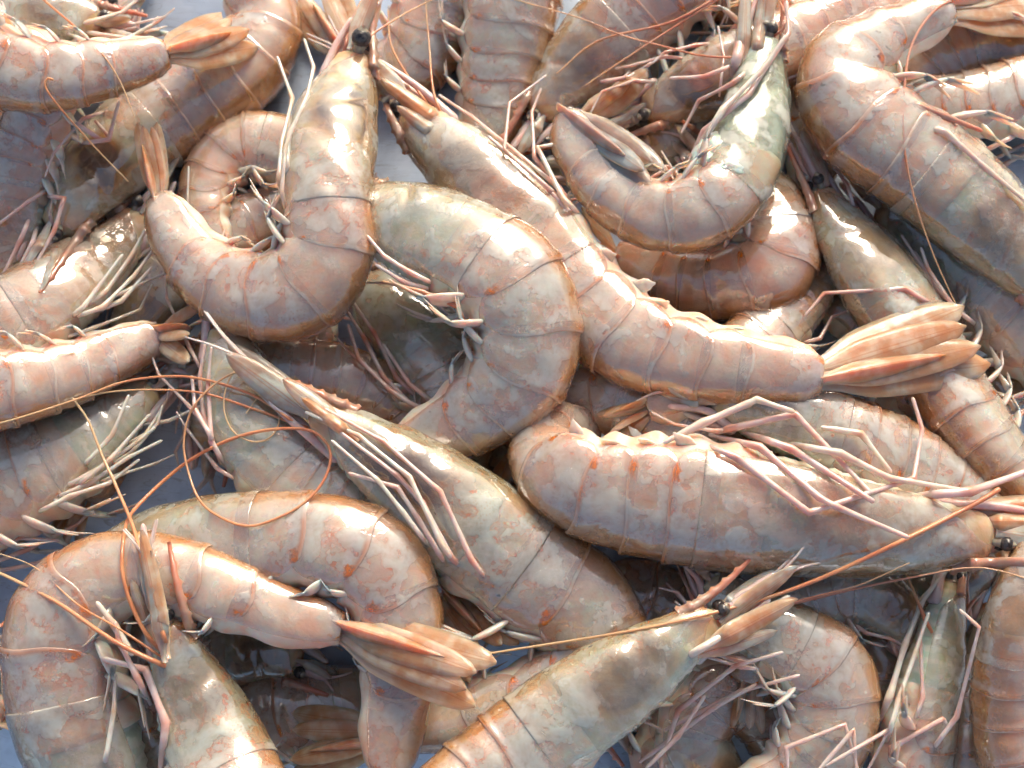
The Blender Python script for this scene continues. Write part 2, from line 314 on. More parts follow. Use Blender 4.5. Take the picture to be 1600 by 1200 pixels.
def tail_material(name, c1, c2, rib):
    m, nt, b = new_mat(name); nb = NB(nt); p = nb.pos(); loc, v, seg = nb.pc(); pink, pale, dark = nb.tint()
    n1 = nb.noise(p, 140, 2, 0.6); n3 = nb.noise(p, 700, 2, 0.6)
    col = nb.mix(nb.ramp(nb.math('ADD', n1, nb.mul(nb.math('SUBTRACT', n3, 0.5), 0.35)), 0.36, 0.64), c1, c2)
    av = nb.math('ABSOLUTE', v)
    lines = nb.math('SINE', nb.math('ADD', nb.mul(v, 11.0), nb.mul(n1, 5.0)))
    col = nb.mix(nb.mul(nb.ramp(lines, 0.75, 0.98), 0.15), col, rib)
    col = nb.mix(nb.mul(nb.band(av, 0.12, 0.07), 0.5), col, rib)
    col = nb.mix(nb.mul(nb.ramp(av, 0.80, 0.97), 0.6), col, (0.80, 0.46, 0.28))
    col = nb.mix(nb.mul(nb.ramp(loc, 0.30, 0.0), 0.5), col, (0.70, 0.48, 0.40))
    hgt = nb.math('ADD', nb.mul(lines, 0.025), nb.math('ADD', nb.mul(n1, 0.6), nb.mul(n3, 0.14)))
    finish(nb, b, col, 0.3, nb.bump(hgt, 0.0010, 0.8), sss=0.8, coat=0.5, coat_rough=0.05)
    tr = nt.nodes.new('ShaderNodeBsdfTransparent'); tr.inputs[0].default_value = (1.0, 0.84, 0.74, 1); mx = nt.nodes.new('ShaderNodeMixShader')
    nb.put(mx.inputs[0], nb.math('ADD', 0.74, nb.math('ADD', nb.mul(nb.ramp(n1, 0.4, 0.6), 0.2), nb.mul(nb.ramp(loc, 0.5, 0.0), 0.3)))); nb.l.new(tr.outputs[0], mx.inputs[1]); nb.l.new(b.outputs[0], mx.inputs[2]); nb.l.new(mx.outputs[0], nt.nodes['Material Output'].inputs[0])
    return m
M['tail'] = tail_material('tail_shell', (0.82, 0.33, 0.20), (0.82, 0.47, 0.35), (0.62, 0.19, 0.10))
M['grey_tail'] = tail_material('grey_tail_shell', (0.40, 0.30, 0.27), (0.42, 0.38, 0.36), (0.50, 0.20, 0.14))
M['scale'] = tail_material('antennal_scale_shell', (0.62, 0.36, 0.28), (0.66, 0.52, 0.44), (0.56, 0.19, 0.11))
def clear_material():
    m, nt, b = new_mat('clear_shell'); nb = NB(nt); p = nb.pos(); loc, th, seg = nb.pc()
    n2 = nb.noise(p, 150, 3, 0.6)
    finish(nb, b, nb.mix(nb.ramp(n2, 0.4, 0.65), (0.42, 0.43, 0.36), (0.66, 0.66, 0.58)), 0.2, nb.bump(n2, 0.0006, 0.8), sss=0.2)
    tr = nt.nodes.new('ShaderNodeBsdfTransparent'); tr.inputs[0].default_value = (0.93, 0.95, 0.9, 1); mx = nt.nodes.new('ShaderNodeMixShader')
    nb.put(mx.inputs[0], nb.math('ADD', 0.22, nb.mul(nb.ramp(n2, 0.46, 0.66), 0.55))); nb.l.new(tr.outputs[0], mx.inputs[1]); nb.l.new(b.outputs[0], mx.inputs[2])
    nb.l.new(mx.outputs[0], nt.nodes['Material Output'].inputs[0]); return m
M['clear'] = clear_material()
M['eye'], nb_, b_ = simple('eye_surface', (0.02, 0.017, 0.018), (0.085, 0.075, 0.07), 700, 0.1, sss=0.0, bump=0.2)
b_.inputs['Roughness'].default_value = 0.45; b_.inputs['Coat Weight'].default_value = 0.5
M['stalk'], *_ = simple('eye_stalk_flesh', (0.40, 0.35, 0.25), (0.30, 0.24, 0.18), 500, 0.3)
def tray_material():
    m, nt, b = new_mat('sky_tinted_aluminium'); nb = NB(nt); p = nb.pos()
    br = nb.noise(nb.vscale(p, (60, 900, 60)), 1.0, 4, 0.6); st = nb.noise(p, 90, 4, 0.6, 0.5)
    col = nb.mix(nb.ramp(st, 0.4, 0.65), (0.56, 0.66, 0.80), (0.44, 0.53, 0.66))  # blue of the reflected sky is put into the metal's colour
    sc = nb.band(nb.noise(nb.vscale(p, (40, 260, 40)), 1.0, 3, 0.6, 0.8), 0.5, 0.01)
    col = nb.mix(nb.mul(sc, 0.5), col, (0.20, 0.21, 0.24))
    nb.put(b.inputs['Base Color'], col); b.inputs['Metallic'].default_value = 0.15
    nb.put(b.inputs['Roughness'], nb.math('ADD', 0.28, nb.mul(st, 0.25)))
    nb.l.new(nb.bump(br, 0.0002, 0.5), b.inputs['Normal']); b.inputs['Coat Weight'].default_value = 0.5; b.inputs['Coat Roughness'].default_value = 0.08
    return m
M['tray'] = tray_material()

# ------------------------------------------------------------------ the tray
def build_tray():
    root = bpy.data.objects.new('metal_tray', None); C.objects.link(root)
    root['label'] = 'scratched grey metal tray tinted sky blue under the heap of shrimp'; root['category'] = 'tray'
    hx, hy, r, rim = 0.34, 0.29, 0.03, 0.03
    prof = [(0.0, 0.0), (-0.004, 0.0), (0.0, 0.003), (0.004, 0.008), (0.010, 0.026), (0.016, 0.030), (0.024, 0.030)]
    n = 16; ring = []
    for cx, cy, a0 in ((1, 1, 0), (-1, 1, 90), (-1, -1, 180), (1, -1, 270)):
        for k in range(n):
            a = math.radians(a0+90*k/(n-1)); ring.append((cx*(hx-r), cy*(hy-r), math.cos(a), math.sin(a)))
    ring = np.array(ring)
    mb = MB(); g = np.linspace(-1, 1, 9)
    P = np.stack([np.stack([ring[:, 0]+ring[:, 2]*(r+o), ring[:, 1]+ring[:, 3]*(r+o), np.full(len(ring), z)], -1) for o, z in prof[1:]])
    mb.grid(P, np.zeros(3), True, True, False)
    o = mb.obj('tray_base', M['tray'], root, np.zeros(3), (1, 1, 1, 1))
    mb = MB(); th = np.linspace(0, 2*math.pi, 9)[:-1]
    P = np.stack([np.stack([ring[:, 0]+ring[:, 2]*(r+0.026+0.003*math.cos(t)), ring[:, 1]+ring[:, 3]*(r+0.026+0.003*math.cos(t)), np.full(len(ring), 0.0285+0.003*math.sin(t))], -1) for t in np.append(th, th[0])])
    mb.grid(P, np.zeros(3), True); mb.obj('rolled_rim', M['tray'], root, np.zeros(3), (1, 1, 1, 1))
build_tray()

# ------------------------------------------------------------------ shrimp
SEGF = np.array([0.0, 0.37, 0.465, 0.565, 0.665, 0.755, 0.84, 1.0])
NST = 120; COUNT = [0]
late = []      # antennae laid over the finished heap
def drape(px, r, lift=0.0004, smooth=3, base_z=None):
    z = np.array([hmax(x, y, 6) for x, y in px]) + r + lift
    zz = z.copy()
    for _ in range(30): zz = np.maximum(z, smooth1(zz, smooth))
    if base_z is not None: zz[0] = max(base_z, zz[0]-0.004)
    return zz

def shrimp(name, label, pts, dors, roll=0.0, pink=0.3, pale=0.5, dark=0.3, cf=0.37, lat=0.72, tail=None, spread=1.0, legs=None, nleg=9,
           rost=None, ant=(), scales=True, swim=1.0, legmat='leg', group='raw shrimp heaped on the tray', zoff=0.0, zmul=0.7, eye=True, drop=None, flat=False, tailmat='tail', carmat='carapace', headmat='head', blades=(), meat=(), seed=None, headbits=True):
    """pts: (x, y, half height) from the eyes to the tail base in photograph pixels; dors: +1 when the back lies to the right of that path (screen), -1 left."""
    COUNT[0] += 1; R = np.random.default_rng(1000+COUNT[0] if seed is None else seed)
    st = catmull(pts, 400); st = resample(st, NST, st[:, :2]); st[:, 2] = smooth1(st[:, 2], 2)
    # ---- rest it on what already lies there
    px = st[:, :2]; hw = st[:, 2]
    mpp = DIST/FPX
    wm = hw*mpp*lat
    zmin = np.array([hmax(px[i, 0], px[i, 1], hw[i]*0.5) for i in range(NST)]) + wm*zmul
    z = zmin.copy()
    for _ in range(60): z = np.maximum(zmin, smooth1(z, 5))
    z = smooth1(z, 14, 2); z = z.mean()+0.75*(z-z.mean()) + zoff
    if drop: z = z + np.interp(np.linspace(0, 1, NST), [d[0] for d in drop], [d[1] for d in drop])
    T2 = unit(np.gradient(px, axis=0)); T2 = np.stack([smooth1(T2[:, 0], 2), smooth1(T2[:, 1], 2)], 1); T2 = unit(T2)
    # screen y points down: right-hand side of the path on screen
    N2 = np.stack([-T2[:, 1], T2[:, 0]], 1)*dors
    Cn = at(px[:, 0], px[:, 1], z)
    Dv = (at(px[:, 0]+N2[:, 0]*hw, px[:, 1]+N2[:, 1]*hw, z) - at(px[:, 0]-N2[:, 0]*hw, px[:, 1]-N2[:, 1]*hw, z))/2
    T = unit(np.gradient(Cn, axis=0)); D = unit(Dv - T*np.sum(Dv*T, 1, keepdims=True))
    hh = np.linalg.norm(Dv, axis=1); ww = hh*lat
    Lv = np.cross(T, D); Lv *= np.sign(Lv[:, 2:3]+1e-9)
    ph = math.radians(roll)
    D, Lv = D*math.cos(ph)+Lv*math.sin(ph), Lv*math.cos(ph)-D*math.sin(ph)
    for i in range(0, NST): hput(px[i, 0], px[i, 1], hw[i], z[i], wm[i])
    org = np.array([Cn[:, 0].mean(), Cn[:, 1].mean(), max(0.0, (Cn[:, 2]-ww).min())])
    root = bpy.data.objects.new(name, None); C.objects.link(root); root.location = org
    root.empty_display_size = 0.01
    root['label'] = label; root['category'] = 'shrimp'; root['group'] = group
    col = (min(1.0, pink*0.85), pale, dark, 1.0)
    ss = np.linspace(0, 1, NST)
    def fr(s):
        s = np.clip(s, 0, 1)
        g = lambda A: np.stack([np.interp(s, ss, A[:, k]) for k in range(3)], -1)
        return g(Cn), unit(g(T)), unit(g(D)), unit(g(Lv)), np.interp(s, ss, hh), np.interp(s, ss, ww)
    ks = R.uniform(300, 700, (6, 3))*R.choice([-1, 1], (6, 3)); kp = R.uniform(0, 6.28, 6)
    def wob(P): return sum(np.sin(P@ks[i]+kp[i]) for i in range(6))/6
    def surf(s, th, k):
        """s (n,), th (n,m), k (n,m) -> points"""
        c, t, d, l, h, w = fr(s)
        ct, sn = np.cos(th), np.sin(th)
        yy = np.where(ct > 0, np.abs(ct)**0.95, -np.abs(ct)**0.8); xx = np.sign(sn)*np.abs(sn)**0.88
        P = c[:, None]+k[..., None]*(d[:, None]*(h[:, None]*yy)[..., None]+l[:, None]*(w[:, None]*xx)[..., None])
        return P + (d[:, None]*ct[..., None]+l[:, None]*sn[..., None])*(wob(P)*0.00035)[..., None]
    def surf2(s, th, k, ds):
        sf = np.clip(s[:, None]+ds, 0, 1)
        c2, t2, d2, l2, h2, w2 = fr(sf.ravel())
        ct, sn = np.cos(th), np.sin(th); yy = np.where(ct > 0, np.abs(ct)**0.95, -np.abs(ct)**0.8); xx = np.sign(sn)*np.abs(sn)**0.88
        g = lambda A: A.reshape(*th.shape, -1)
        P = g(c2)+k[..., None]*(g(d2)*(h2.reshape(th.shape)*yy)[..., None]+g(l2)*(w2.reshape(th.shape)*xx)[..., None])
        return P + (g(d2)*ct[..., None]+g(l2)*sn[..., None])*(wob(P)*0.00035)[..., None]
    sg = SEGF.copy(); sg[1:] = cf+(SEGF[1:]-SEGF[1])*(1-cf)/(1-SEGF[1])
    # ---- abdomen meat
    n, m = 70, 28
    s = np.linspace(cf*0.8, 1.0, n); th = np.broadcast_to(np.linspace(-math.pi, math.pi, m+1)[:-1], (n, m))
    k = np.full((n, m), 0.945)*(1-0.06*np.cos((s-cf)/(1-cf)*6.28*6.3)[:, None]*sst(2.0, 2.9, np.abs(th)))
    k[0] *= 0.6; k *= (1-0.34*sst(0.965, 1.0, s))[:, None]
    mb = MB(); sl = np.interp(s, sg, np.arange(len(sg))); mb.grid(surf(s, th, k), np.stack([np.broadcast_to(sl[:, None], (n, m)), np.abs(th)/math.pi, np.zeros((n, m))], -1), True, True, True)
    abd = mb.obj('abdomen', M['flesh'], root, org, col)
    # ---- six shell plates
    for q in range(6):
        a, b_ = sg[q+1], sg[q+2]; ln = b_-a
        n, m = 20, 41
        u = np.concatenate([np.linspace(-0.10, 1.06, n-2), [1.075, 1.07]])
        tm = np.radians(112+26*np.sin(np.clip((u+0.1)/1.15, 0, 1)*math.pi)**0.7) if q < 5 else np.radians(np.full(n, 128.0))
        tm = tm + R.normal(0, 0.02)
        vv = np.linspace(-1, 1, m); th = tm[:, None]*vv[None]
        k = 0.992+0.006*sst(-0.1, 0.3, u)+0.014*bell(u, 1.0, 0.10); k[-2] = 1.002; k[-1] = 0.984
        if q == 0: k = k-0.003
        k = np.broadcast_to(k[:, None], (n, m)).copy()
        k += (0.020*bell(u, 1.0, 0.12)-0.012*bell(u, 0.12, 0.15))[:, None]*sst(1.7, 0.4, np.abs(th))
        if q == 5: k *= (1-0.30*sst(0.82, 1.08, u))[:, None]
        # a shallow groove behind the front margin, a swollen side lobe
        k -= 0.008*bell(u, 0.30, 0.07)[:, None]*(1-0.3*np.abs(vv))[None]
        k += 0.03*bell(u, 0.62, 0.3)[:, None]*bell(np.abs(th), 1.75, 0.35)
        if q >= 3: k += 0.03*bell(th, 0, 0.12)*sst(0.1, 0.5, u)[:, None]           # keel
        k[:, 0] *= 0.97; k[:, -1] *= 0.97
        P = surf2(a+u*ln, th, k, ln*(-0.05+0.13*bell(np.abs(th), 1.6, 0.5)+0.03*np.sin(th*3+q))*sst(0.1, 0.9, u)[:, None])
        A = np.stack([np.broadcast_to(np.clip(u, 0, 1.06)[:, None], (n, m)), np.abs(th)/math.pi, np.full((n, m), (q+1)/6)], -1)
        mb = MB(); mb.grid(P, A); mb.obj('shell_segment', M['shell'], abd, org, col)
    # ---- head and carapace
    n, m = 40, 32
    s = np.linspace(0.0, cf*1.0, n); th = np.broadcast_to(np.linspace(-math.pi, math.pi, m+1)[:-1], (n, m))
    k = np.full((n, m), 0.92)*np.ones((n, 1)); k[0] *= 0.35; k[1] *= 0.75; k[-1] *= 0.6
    k -= 0.05*(0.5+0.5*np.sin(s*260))[:, None]*sst(2.1, 2.8, np.abs(th))
    mb = MB(); mb.grid(surf(s, th, k), np.stack([np.broadcast_to((s/cf)[:, None], (n, m)), np.abs(th)/3.1416, np.zeros((n, m))], -1), True, True, True)
    head = mb.obj('head', M[headmat], root, org, col)
    n, m = 46, 57
    u = np.concatenate([np.linspace(0.04, 1.035, n-2), [1.045, 1.04]]); vv = np.linspace(-1, 1, m)
    tm = np.radians(58+86*sst(0.0, 0.30, u)**0.8 + 6*np.sin(u*5)); th = tm[:, None]*vv[None]
    k = 0.996+0.010*bell(u, 1.02, 0.03); k[-2] = 0.999; k[-1] = 0.978
    k = np.broadcast_to(k[:, None], (n, m)).copy(); at_ = np.abs(th)
    k += 0.05*bell(u, 0.68, 0.2)[:, None]*bell(at_, 1.55, 0.45) - 0.075*bell(u[:, None], 0.30+0.10*at_, 0.04)*bell(at_, 1.0, 0.6)
    k += 0.045*bell(u, 0.40, 0.13)[:, None]*bell(at_, 1.2, 0.3) - 0.06*bell(u[:, None], 0.5+0.05*at_, 0.045)*bell(at_, 1.75, 0.4)+0.03*bell(at_, 2.0+0.2*np.sin(u*4)[:, None], 0.10)*sst(0.2, 0.4, u)[:, None]
    k += 0.06*bell(th, 0, 0.13)*(1.0-0.75*sst(0.2, 0.9, u))[:, None]
    k[:, 0] *= 0.96; k[:, -1] *= 0.96; k[0] *= 0.93
    P = surf(u*cf, th, k)
    A = np.stack([np.broadcast_to(u[:, None], (n, m)), at_/math.pi, np.zeros((n, m))], -1)
    mb = MB(); mb.grid(P, A); mb.obj('carapace', M[carmat], head, org, col)
    # ---- rostrum: a toothed blade continuing the back
    i0 = 0.16*cf
    c0, t0, d0, l0, h0, w0 = [x[0] for x in fr(np.array([i0]))]
    b0 = c0+d0*h0*0.97
    clen = cf*np.linalg.norm(np.diff(Cn, axis=0), axis=1).sum()
    ce, te, de, le, he, we = [x[0] for x in fr(np.array([0.0]))]
    if rost: tip = at(rost[0], rost[1], max(hmax(rost[0], rost[1], 8)+0.002, ce[2]))
    else: tip = ce - te*clen*0.42 + de*he*1.0
    nr = 26; tt = np.linspace(0, 1, nr)
    mid = ce+de*he*1.15
    bz = ((1-tt)**2)[:, None]*b0+(2*tt*(1-tt))[:, None]*mid+(tt**2)[:, None]*tip
    bz = lift(bz, 0.0006, 0.2)
    hgt = h0*0.15*(1-tt)**0.8+0.0004; teeth = np.where((np.arange(nr) % 4 == 1) & (tt < 0.85), 0.0005, 0.0)
    thk = 0.0011*(1-tt)+0.0003
    prof = [(0, 1.0), (1, 0.2), (0.75, -0.9), (0, -1.1), (-0.75, -0.9), (-1, 0.2)]
    P = np.stack([bz+l0*(thk*a)[:, None]+de*(hgt*b+(teeth if b == 1.0 else 0))[:, None] for a, b in prof], 1)
    A = np.zeros(P.shape); A[..., 0] = tt[:, None]
    mb = MB(); mb.grid(P, A, True, True, True); mb.obj('rostrum', M['rostrum'], head, org, col)
    # ---- eyes
    if eye:
        for sd in (1, -1):
            er = (0.0025 if eye == 2 else 0.0015)*R.uniform(0.92, 1.08)
            base = ce+te*he*0.5+de*he*0.25+le*sd*we*0.45; ec = ce-te*er*0.6+(0 if sd*le[2] < 0 else 1)*np.array([0, 0, max(0.0, hmax(px[0, 0], px[0, 1], 8)+0.0006-(ce+le*sd*we)[2])])+de*he*0.38+le*sd*(we*(0.85 if eye == 2 else 0.62)+er*(0.3 if eye == 2 else -0.1))
            mb = MB(); mb.tube([base, base*0.5+ec*0.5, ec], [er*0.55, er*0.6, er*0.85], 10); sk = mb.obj('eye_stalk', M['stalk'], head, org, col)
            f = np.linspace(0.02, math.pi-0.02, 10); g = np.linspace(0, 2*math.pi, 17)[:-1]
            P = ec+er*np.stack([np.sin(f)[:, None]*np.cos(g), np.sin(f)[:, None]*np.sin(g), np.broadcast_to(np.cos(f)[:, None], (10, 16))], -1)
            mb = MB(); mb.grid(P, np.zeros(3), True, True, True); mb.obj('eye', M['eye'], head, org, col)
    # ---- antennal scales and feeler bases, reaching forward
    def blade(name, mat, base, tip_, wid, nrm, thick=0.0006, parent=root, bend=0.0, pointy=0.5, clear=False):
        nA, nB = 18, 9; t = np.linspace(0, 1, nA); v = np.linspace(-1, 1, nB)
        ax = unit(tip_-base); sx = unit(np.cross(nrm, ax)); up = np.cross(ax, sx)
        wd = wid*(0.38+0.62*sst(0, 0.35, t))*np.sqrt(np.clip(1-(np.clip((t-pointy)/(1-pointy), 0, 1))**2.2, 0.004, 1))
        cen = base+(tip_-base)*t[:, None]+up*(bend*np.sin(t*math.pi))[:, None]
        if clear: cen = lift(cen, thick*1.5, 0.3)
        th_ = thick*(1.25-0.8*t)
        zt = th_[:, None]*(1-v[None]**2*0.85)+thick*0.3*bell(v, 0.0, 0.22)[None]*(1-t)[:, None]+thick*0.12*bell(v, 0.5, 0.16)[None]-thick*0.8*(v[None]**2)*sst(0, .5, t)[:, None]
        top = cen[:, None]+sx*(wd[:, None]*v[None])[..., None]+up*zt[..., None]
        bot = top-up*(th_[:, None]*(1.02-v[None]**2)+0.00012)[..., None]
        P = np.concatenate([top, bot[:, ::-1]], 1)
        A = np.zeros(P.shape); A[..., 0] = t[:, None]; A[..., 1] = np.concatenate([v, v[::-1]])[None]
        mb = MB(); mb.grid(P, A, True, True, True); return mb.obj(name, mat, parent, org, col)
    if headbits:
        for sd in (1, -1):
            j = R.normal(0, 1, 6)
            if scales:
                base = ce+te*he*0.3-de*he*0.25+le*sd*we*0.7
                tip_ = base-te*clen*(0.42+0.03*j[0])+de*he*(0.35+0.25*j[1])+le*sd*we*(0.5+0.2*j[2])
                tip_[2] = max(tip_[2], 0.003)
                blade('antennal_scale', M['scale'], base, tip_, clen*0.058, unit(le*sd*(1 if sd*le[2] > 0 else -1)+de*0.5*j[3]), parent=head, thick=0.0005, clear=True, pointy=0.3)
            # antennule: three-jointed stem with two short lashes
            b1 = ce+te*he*0.1+de*he*0.15+le*sd*we*0.4; q1 = b1-te*clen*0.16; q2 = q1-te*clen*0.10+le*sd*we*0.1; q3 = q2-te*clen*0.07
            mb = MB(); mb.tube(np.vstack([b1+(q1-b1)*x for x in np.linspace(0, 1, 5)]+[q1+(q2-q1)*x for x in (0.3, 0.7, 1)]+[q3]), np.array([1.0, 1.0, .95, .9, .95, .8, .75, .8, .6])*0.0013, 8)
            for e in (1, -1):
                e1 = q3-te*clen*0.14+de*0.0015*e+le*0.001*R.normal(); e2 = e1-te*clen*0.12+de*0.002*e+np.array([0, 0, -0.001])
                mb.tube(catmull([q3, e1, e2], 8), np.linspace(0.00045, 0.0002, 8), 5)
            mb.obj('antennule', M['leg'], head, org, col)
            # mouth limb
            b1 = ce+te*clen*0.2-de*he*1.5+le*sd*we*0.3; q1 = ce-te*clen*0.02-de*he*(1.1+0.2*j[4])+le*sd*we*0.4; q2 = ce-te*clen*(0.2+0.04*j[5])-de*he*0.8+le*sd*we*0.5
            mb = MB(); mb.tube(catmull([b1, q1, q2], 12), np.linspace(0.0012, 0.0007, 12), 7); mb.obj('mouth_limb', M['leg'], head, org, col)
    # ---- walking legs
    V2 = -N2
    def leg_from_px(poly, r0, r1, mat, name='leg', zb=None, lift=0.0004):
        poly = np.asarray(poly, float); segs = []; jn = []
        for a, b_ in zip(poly[:-1], poly[1:]):
            kk = max(4, int(np.linalg.norm(b_-a)/9)); t = np.linspace(0, 1, kk, endpoint=False)
            segs.append(a+(b_-a)*t[:, None]); jn += [1.0]+[0]*(kk-1)
        q = np.vstack(segs+[poly[-1:]]); jn = np.array(jn+[0.0]); jn[0] = 0
        jn = np.maximum(jn, np.maximum(np.roll(jn, 1), np.roll(jn, -1))*0.5)
        zz = drape(q, r0, lift, base_z=zb)
        di = np.linalg.norm(px-poly[0], axis=1); ni = int(di.argmin())
        if di[ni] < hw[ni]*1.5:
            kk = max(3, min(7, len(q)//4)); zi = z[ni]-wm[ni]*0.1; f = np.linspace(0, 1, kk)**1.5; zz[:kk] = np.minimum(zz[:kk], zi*(1-f)+zz[kk-1]*f)
        # limbs bow up between the joints instead of hugging every dip
        P = at(q[:, 0], q[:, 1], zz)
        r0, r1 = r0*0.55, r1*0.52
        rad = np.linspace(r0, r1, len(q))*(0.55+0.45*sst(0, 0.18, np.linspace(0, 1, len(q))))*(1+0.22*jn-0.10*np.sin(np.linspace(0, 1, len(q))*math.pi*len(segs))**2)
        mb = MB(); mb.tube(P, rad, 8); jn = np.concatenate([[0, 0], jn, [0, 0, 0]]); A = mb.a[0].reshape(len(jn), 8, 3).copy(); A[..., 2] = (jn*R.uniform(0.3, 1.0))[:, None]; mb.a[0] = A.reshape(-1, 3)
        o = mb.obj(name, mat, root, org, col)
        for (x, y), zq in zip(q[::2], zz[::2]): hput(x, y, 5, zq, r0*0.8)
        return o
    cpx = np.cumsum(np.linalg.norm(np.diff(px, axis=0), axis=1)).sum()
    clpx = cf*np.linalg.norm(np.diff(px, axis=0), axis=1).sum()
    for i in range(nleg):
        f = cf*(0.30+0.62*i/max(1, nleg-1)+R.normal(0, 0.02)); ii = int(f*(NST-1))
        b2 = px[ii]+V2[ii]*hw[ii]*0.80*math.cos(ph); fw = -T2[ii]
        l1, l2, l3 = clpx*R.uniform(0.22, 0.3), clpx*R.uniform(0.24, 0.34), clpx*R.uniform(0.10, 0.2)
        k1 = b2+fw*l1*0.8+V2[ii]*l1*R.uniform(0.05, 0.5); k2 = k1+fw*l2+V2[ii]*l2*R.uniform(-0.35, 0.35); k3 = k2+fw*l3+V2[ii]*l3*R.uniform(-0.9, 0.7)
        leg_from_px([b2, k1, k2, k3], 0.0010, 0.0005, M[legmat], zb=z[ii]-wm[ii]*0.5)
    for L_ in (legs or []):
        L_ = dict(p=L_) if not isinstance(L_, dict) else L_
        leg_from_px(L_['p'], L_.get('r', 0.00125), L_.get('r1', L_.get('r', 0.00125)*0.62), M[L_.get('m', legmat)], L_.get('n', 'leg'), lift=L_.get('lift', 0.0004))
    # ---- swimmerets
    if swim > 0:
        for q in range(5):
            sq = (sg[q+1]*0.45+sg[q+2]*0.55)
            c, t, d, l, h, w = [x[0] for x in fr(np.array([sq]))]
            for sd in (1, -1):
                j = R.normal(0, 1, 5)
                b1 = c-d*h*0.70+l*sd*w*0.5; g1 = unit(-d+t*(-0.45+0.2*j[0])+l*sd*0.45); ln = h*0.74*swim*(1-0.06*q)
                mb = MB(); t9 = np.linspace(0, 1, 9)
                if swim < 0.6:      # ragged flaps flattened against the belly
                    g1 = unit(-d*(0.5+0.2*j[0])+t*(0.8+0.3*j[4])+l*sd*(0.5+0.2*j[1])); pp = b1-g1*h*0.25+g1*(h*(0.62+0.08*j[0])*t9)[:, None]
                    mb.tube(pp, h*(0.13+0.03*j[2])*np.sqrt(np.clip(np.sin((t9*0.9+0.08)*math.pi), 0.05, 1))*(1+0.2*np.sin(t9*9+j[3]*3)), 10, flat=0.22, up=unit(np.cross(g1, t)))
                else:
                    pp = b1+g1*(ln*t9)[:, None]+t*(-ln*0.22*t9**2)[:, None]
                    mb.tube(pp, h*0.19*np.sqrt(np.clip(np.sin((t9*0.86+0.12)*math.pi), 0.05, 1)), 10, flat=0.35, up=t)
                    e0 = pp[-2]
                    for e in (0, 1):
                        g2 = unit(-d*(0.45+0.2*j[1])+t*((-1.0 if e == 0 else -0.7)+0.2*j[2])+l*sd*(0.3 if e else -0.1)); l2 = h*(0.55 if e == 0 else 0.4)*swim*(1-0.07*q)
                        t8 = np.linspace(0, 1, 9); pp = e0+g2*(l2*t8)[:, None]+t*(-l2*0.3*t8**2)[:, None]
                        mb.tube(pp, h*0.12*(1-t8*0.75)*np.sqrt(np.clip(t8*5, 0.35, 1)), 8, flat=0.35, up=unit(np.cross(g2, l)), a2=0.6)
                mb.obj('swimmeret', M['swim'], abd, org, col)
    # ---- tail fan
    ce_, te_, de_, le_, he_, we_ = [x[0] for x in fr(np.array([1.0]))]
    tl = clen*0.62
    pe = px[-1]
    if tail is None: tdir = T2[-1]; tpx = pe+tdir*clpx*0.55
    else: tpx = np.array(tail[:2], float)
    tv2 = unit(tpx-pe); tz = max(hmax(tpx[0], tpx[1], 14)+0.0025, 0.003); zz = z[-1]
    mids = [hmax(*(pe+(tpx-pe)*f), 12) for f in (0.35, 0.6, 0.8)]
    tz = max(tz, max(zz+(m_+0.002-zz)/f for m_, f in zip(mids, (0.5, 0.7, 0.9))) if max(mids) > 0 else tz)
    tz = min(tz, zz+(0.0 if flat else 0.02))
    A0 = ce_; A1 = at(tpx[0], tpx[1], tz); ax = unit(A1-A0); L0 = np.linalg.norm(A1-A0)
    nrm = unit(np.array([0, 0, 1.0])-ax*ax[2]); sx = np.cross(nrm, ax)
    twist = math.radians(R.uniform(-25, 25)); nrm, sx = nrm*math.cos(twist)+sx*math.sin(twist), sx*math.cos(twist)-nrm*math.sin(twist)
    sgn = 1 if np.dot(sx, de_) > 0 else -1
    for q, (off, ang, ll, wd, lf) in enumerate([(-0.35, -15, 0.97, 0.15, -0.0011), (0.35, 13, 1.0, 0.155, -0.0009), (-0.2, -6.5, 0.9, 0.125, 0.0004), (0.2, 6, 0.93, 0.13, 0.0010)]):
        a = math.radians(ang*spread+R.normal(0, 1.0)); wd = wd*(0.64+0.26*min(spread, 1.0))
        dr = ax*math.cos(a)+sx*math.sin(a)*sgn
        base = A0+sx*sgn*off*he_*(0.35+0.55*min(spread, 1.2))+nrm*lf*0.6-ax*L0*0.03
        o = blade('uropod', M[tailmat], base, base+dr*L0*ll+nrm*lf, L0*wd, unit(nrm+sx*R.normal(0, 0.22)), thick=0.0004, bend=0.0012*R.uniform(-0.6, 1.0), pointy=0.45)
    base = A0+de_*he_*0.2+nrm*0.0016-ax*L0*0.04
    blade('telson', M[tailmat], base, base+ax*L0*0.74+sx*sgn*L0*0.03, L0*0.06, nrm, thick=0.0016, bend=0.0008, pointy=0.02)
    for f in np.linspace(0, 1, 14):
        for g_ in (-0.3, 0, 0.3):
            q2 = pe+(tpx-pe)*f+np.array([-tv2[1], tv2[0]])*g_*np.linalg.norm(tpx-pe)*0.5*spread*f
            hput(q2[0], q2[1], 14, zz+(tz-zz)*f, 0.0012)
    for bx0, by0, bx1, by1, bw, bm in blades:
        q = np.array([[bx0+(bx1-bx0)*f, by0+(by1-by0)*f] for f in np.linspace(0, 1, 12)]); zz = drape(q, 0.0007, 0.0003); P = at(q[:, 0], q[:, 1], zz)
        P[0] = at(bx0, by0, max(z[0]-0.001, zz[0]-0.004))
        blade('antennal_scale', M[bm], P[0], P[-1], bw*mpp, unit(np.array([R.normal(0, 0.3), R.normal(0, 0.3), 1.0])), parent=head, thick=0.0006, clear=True, pointy=0.3)
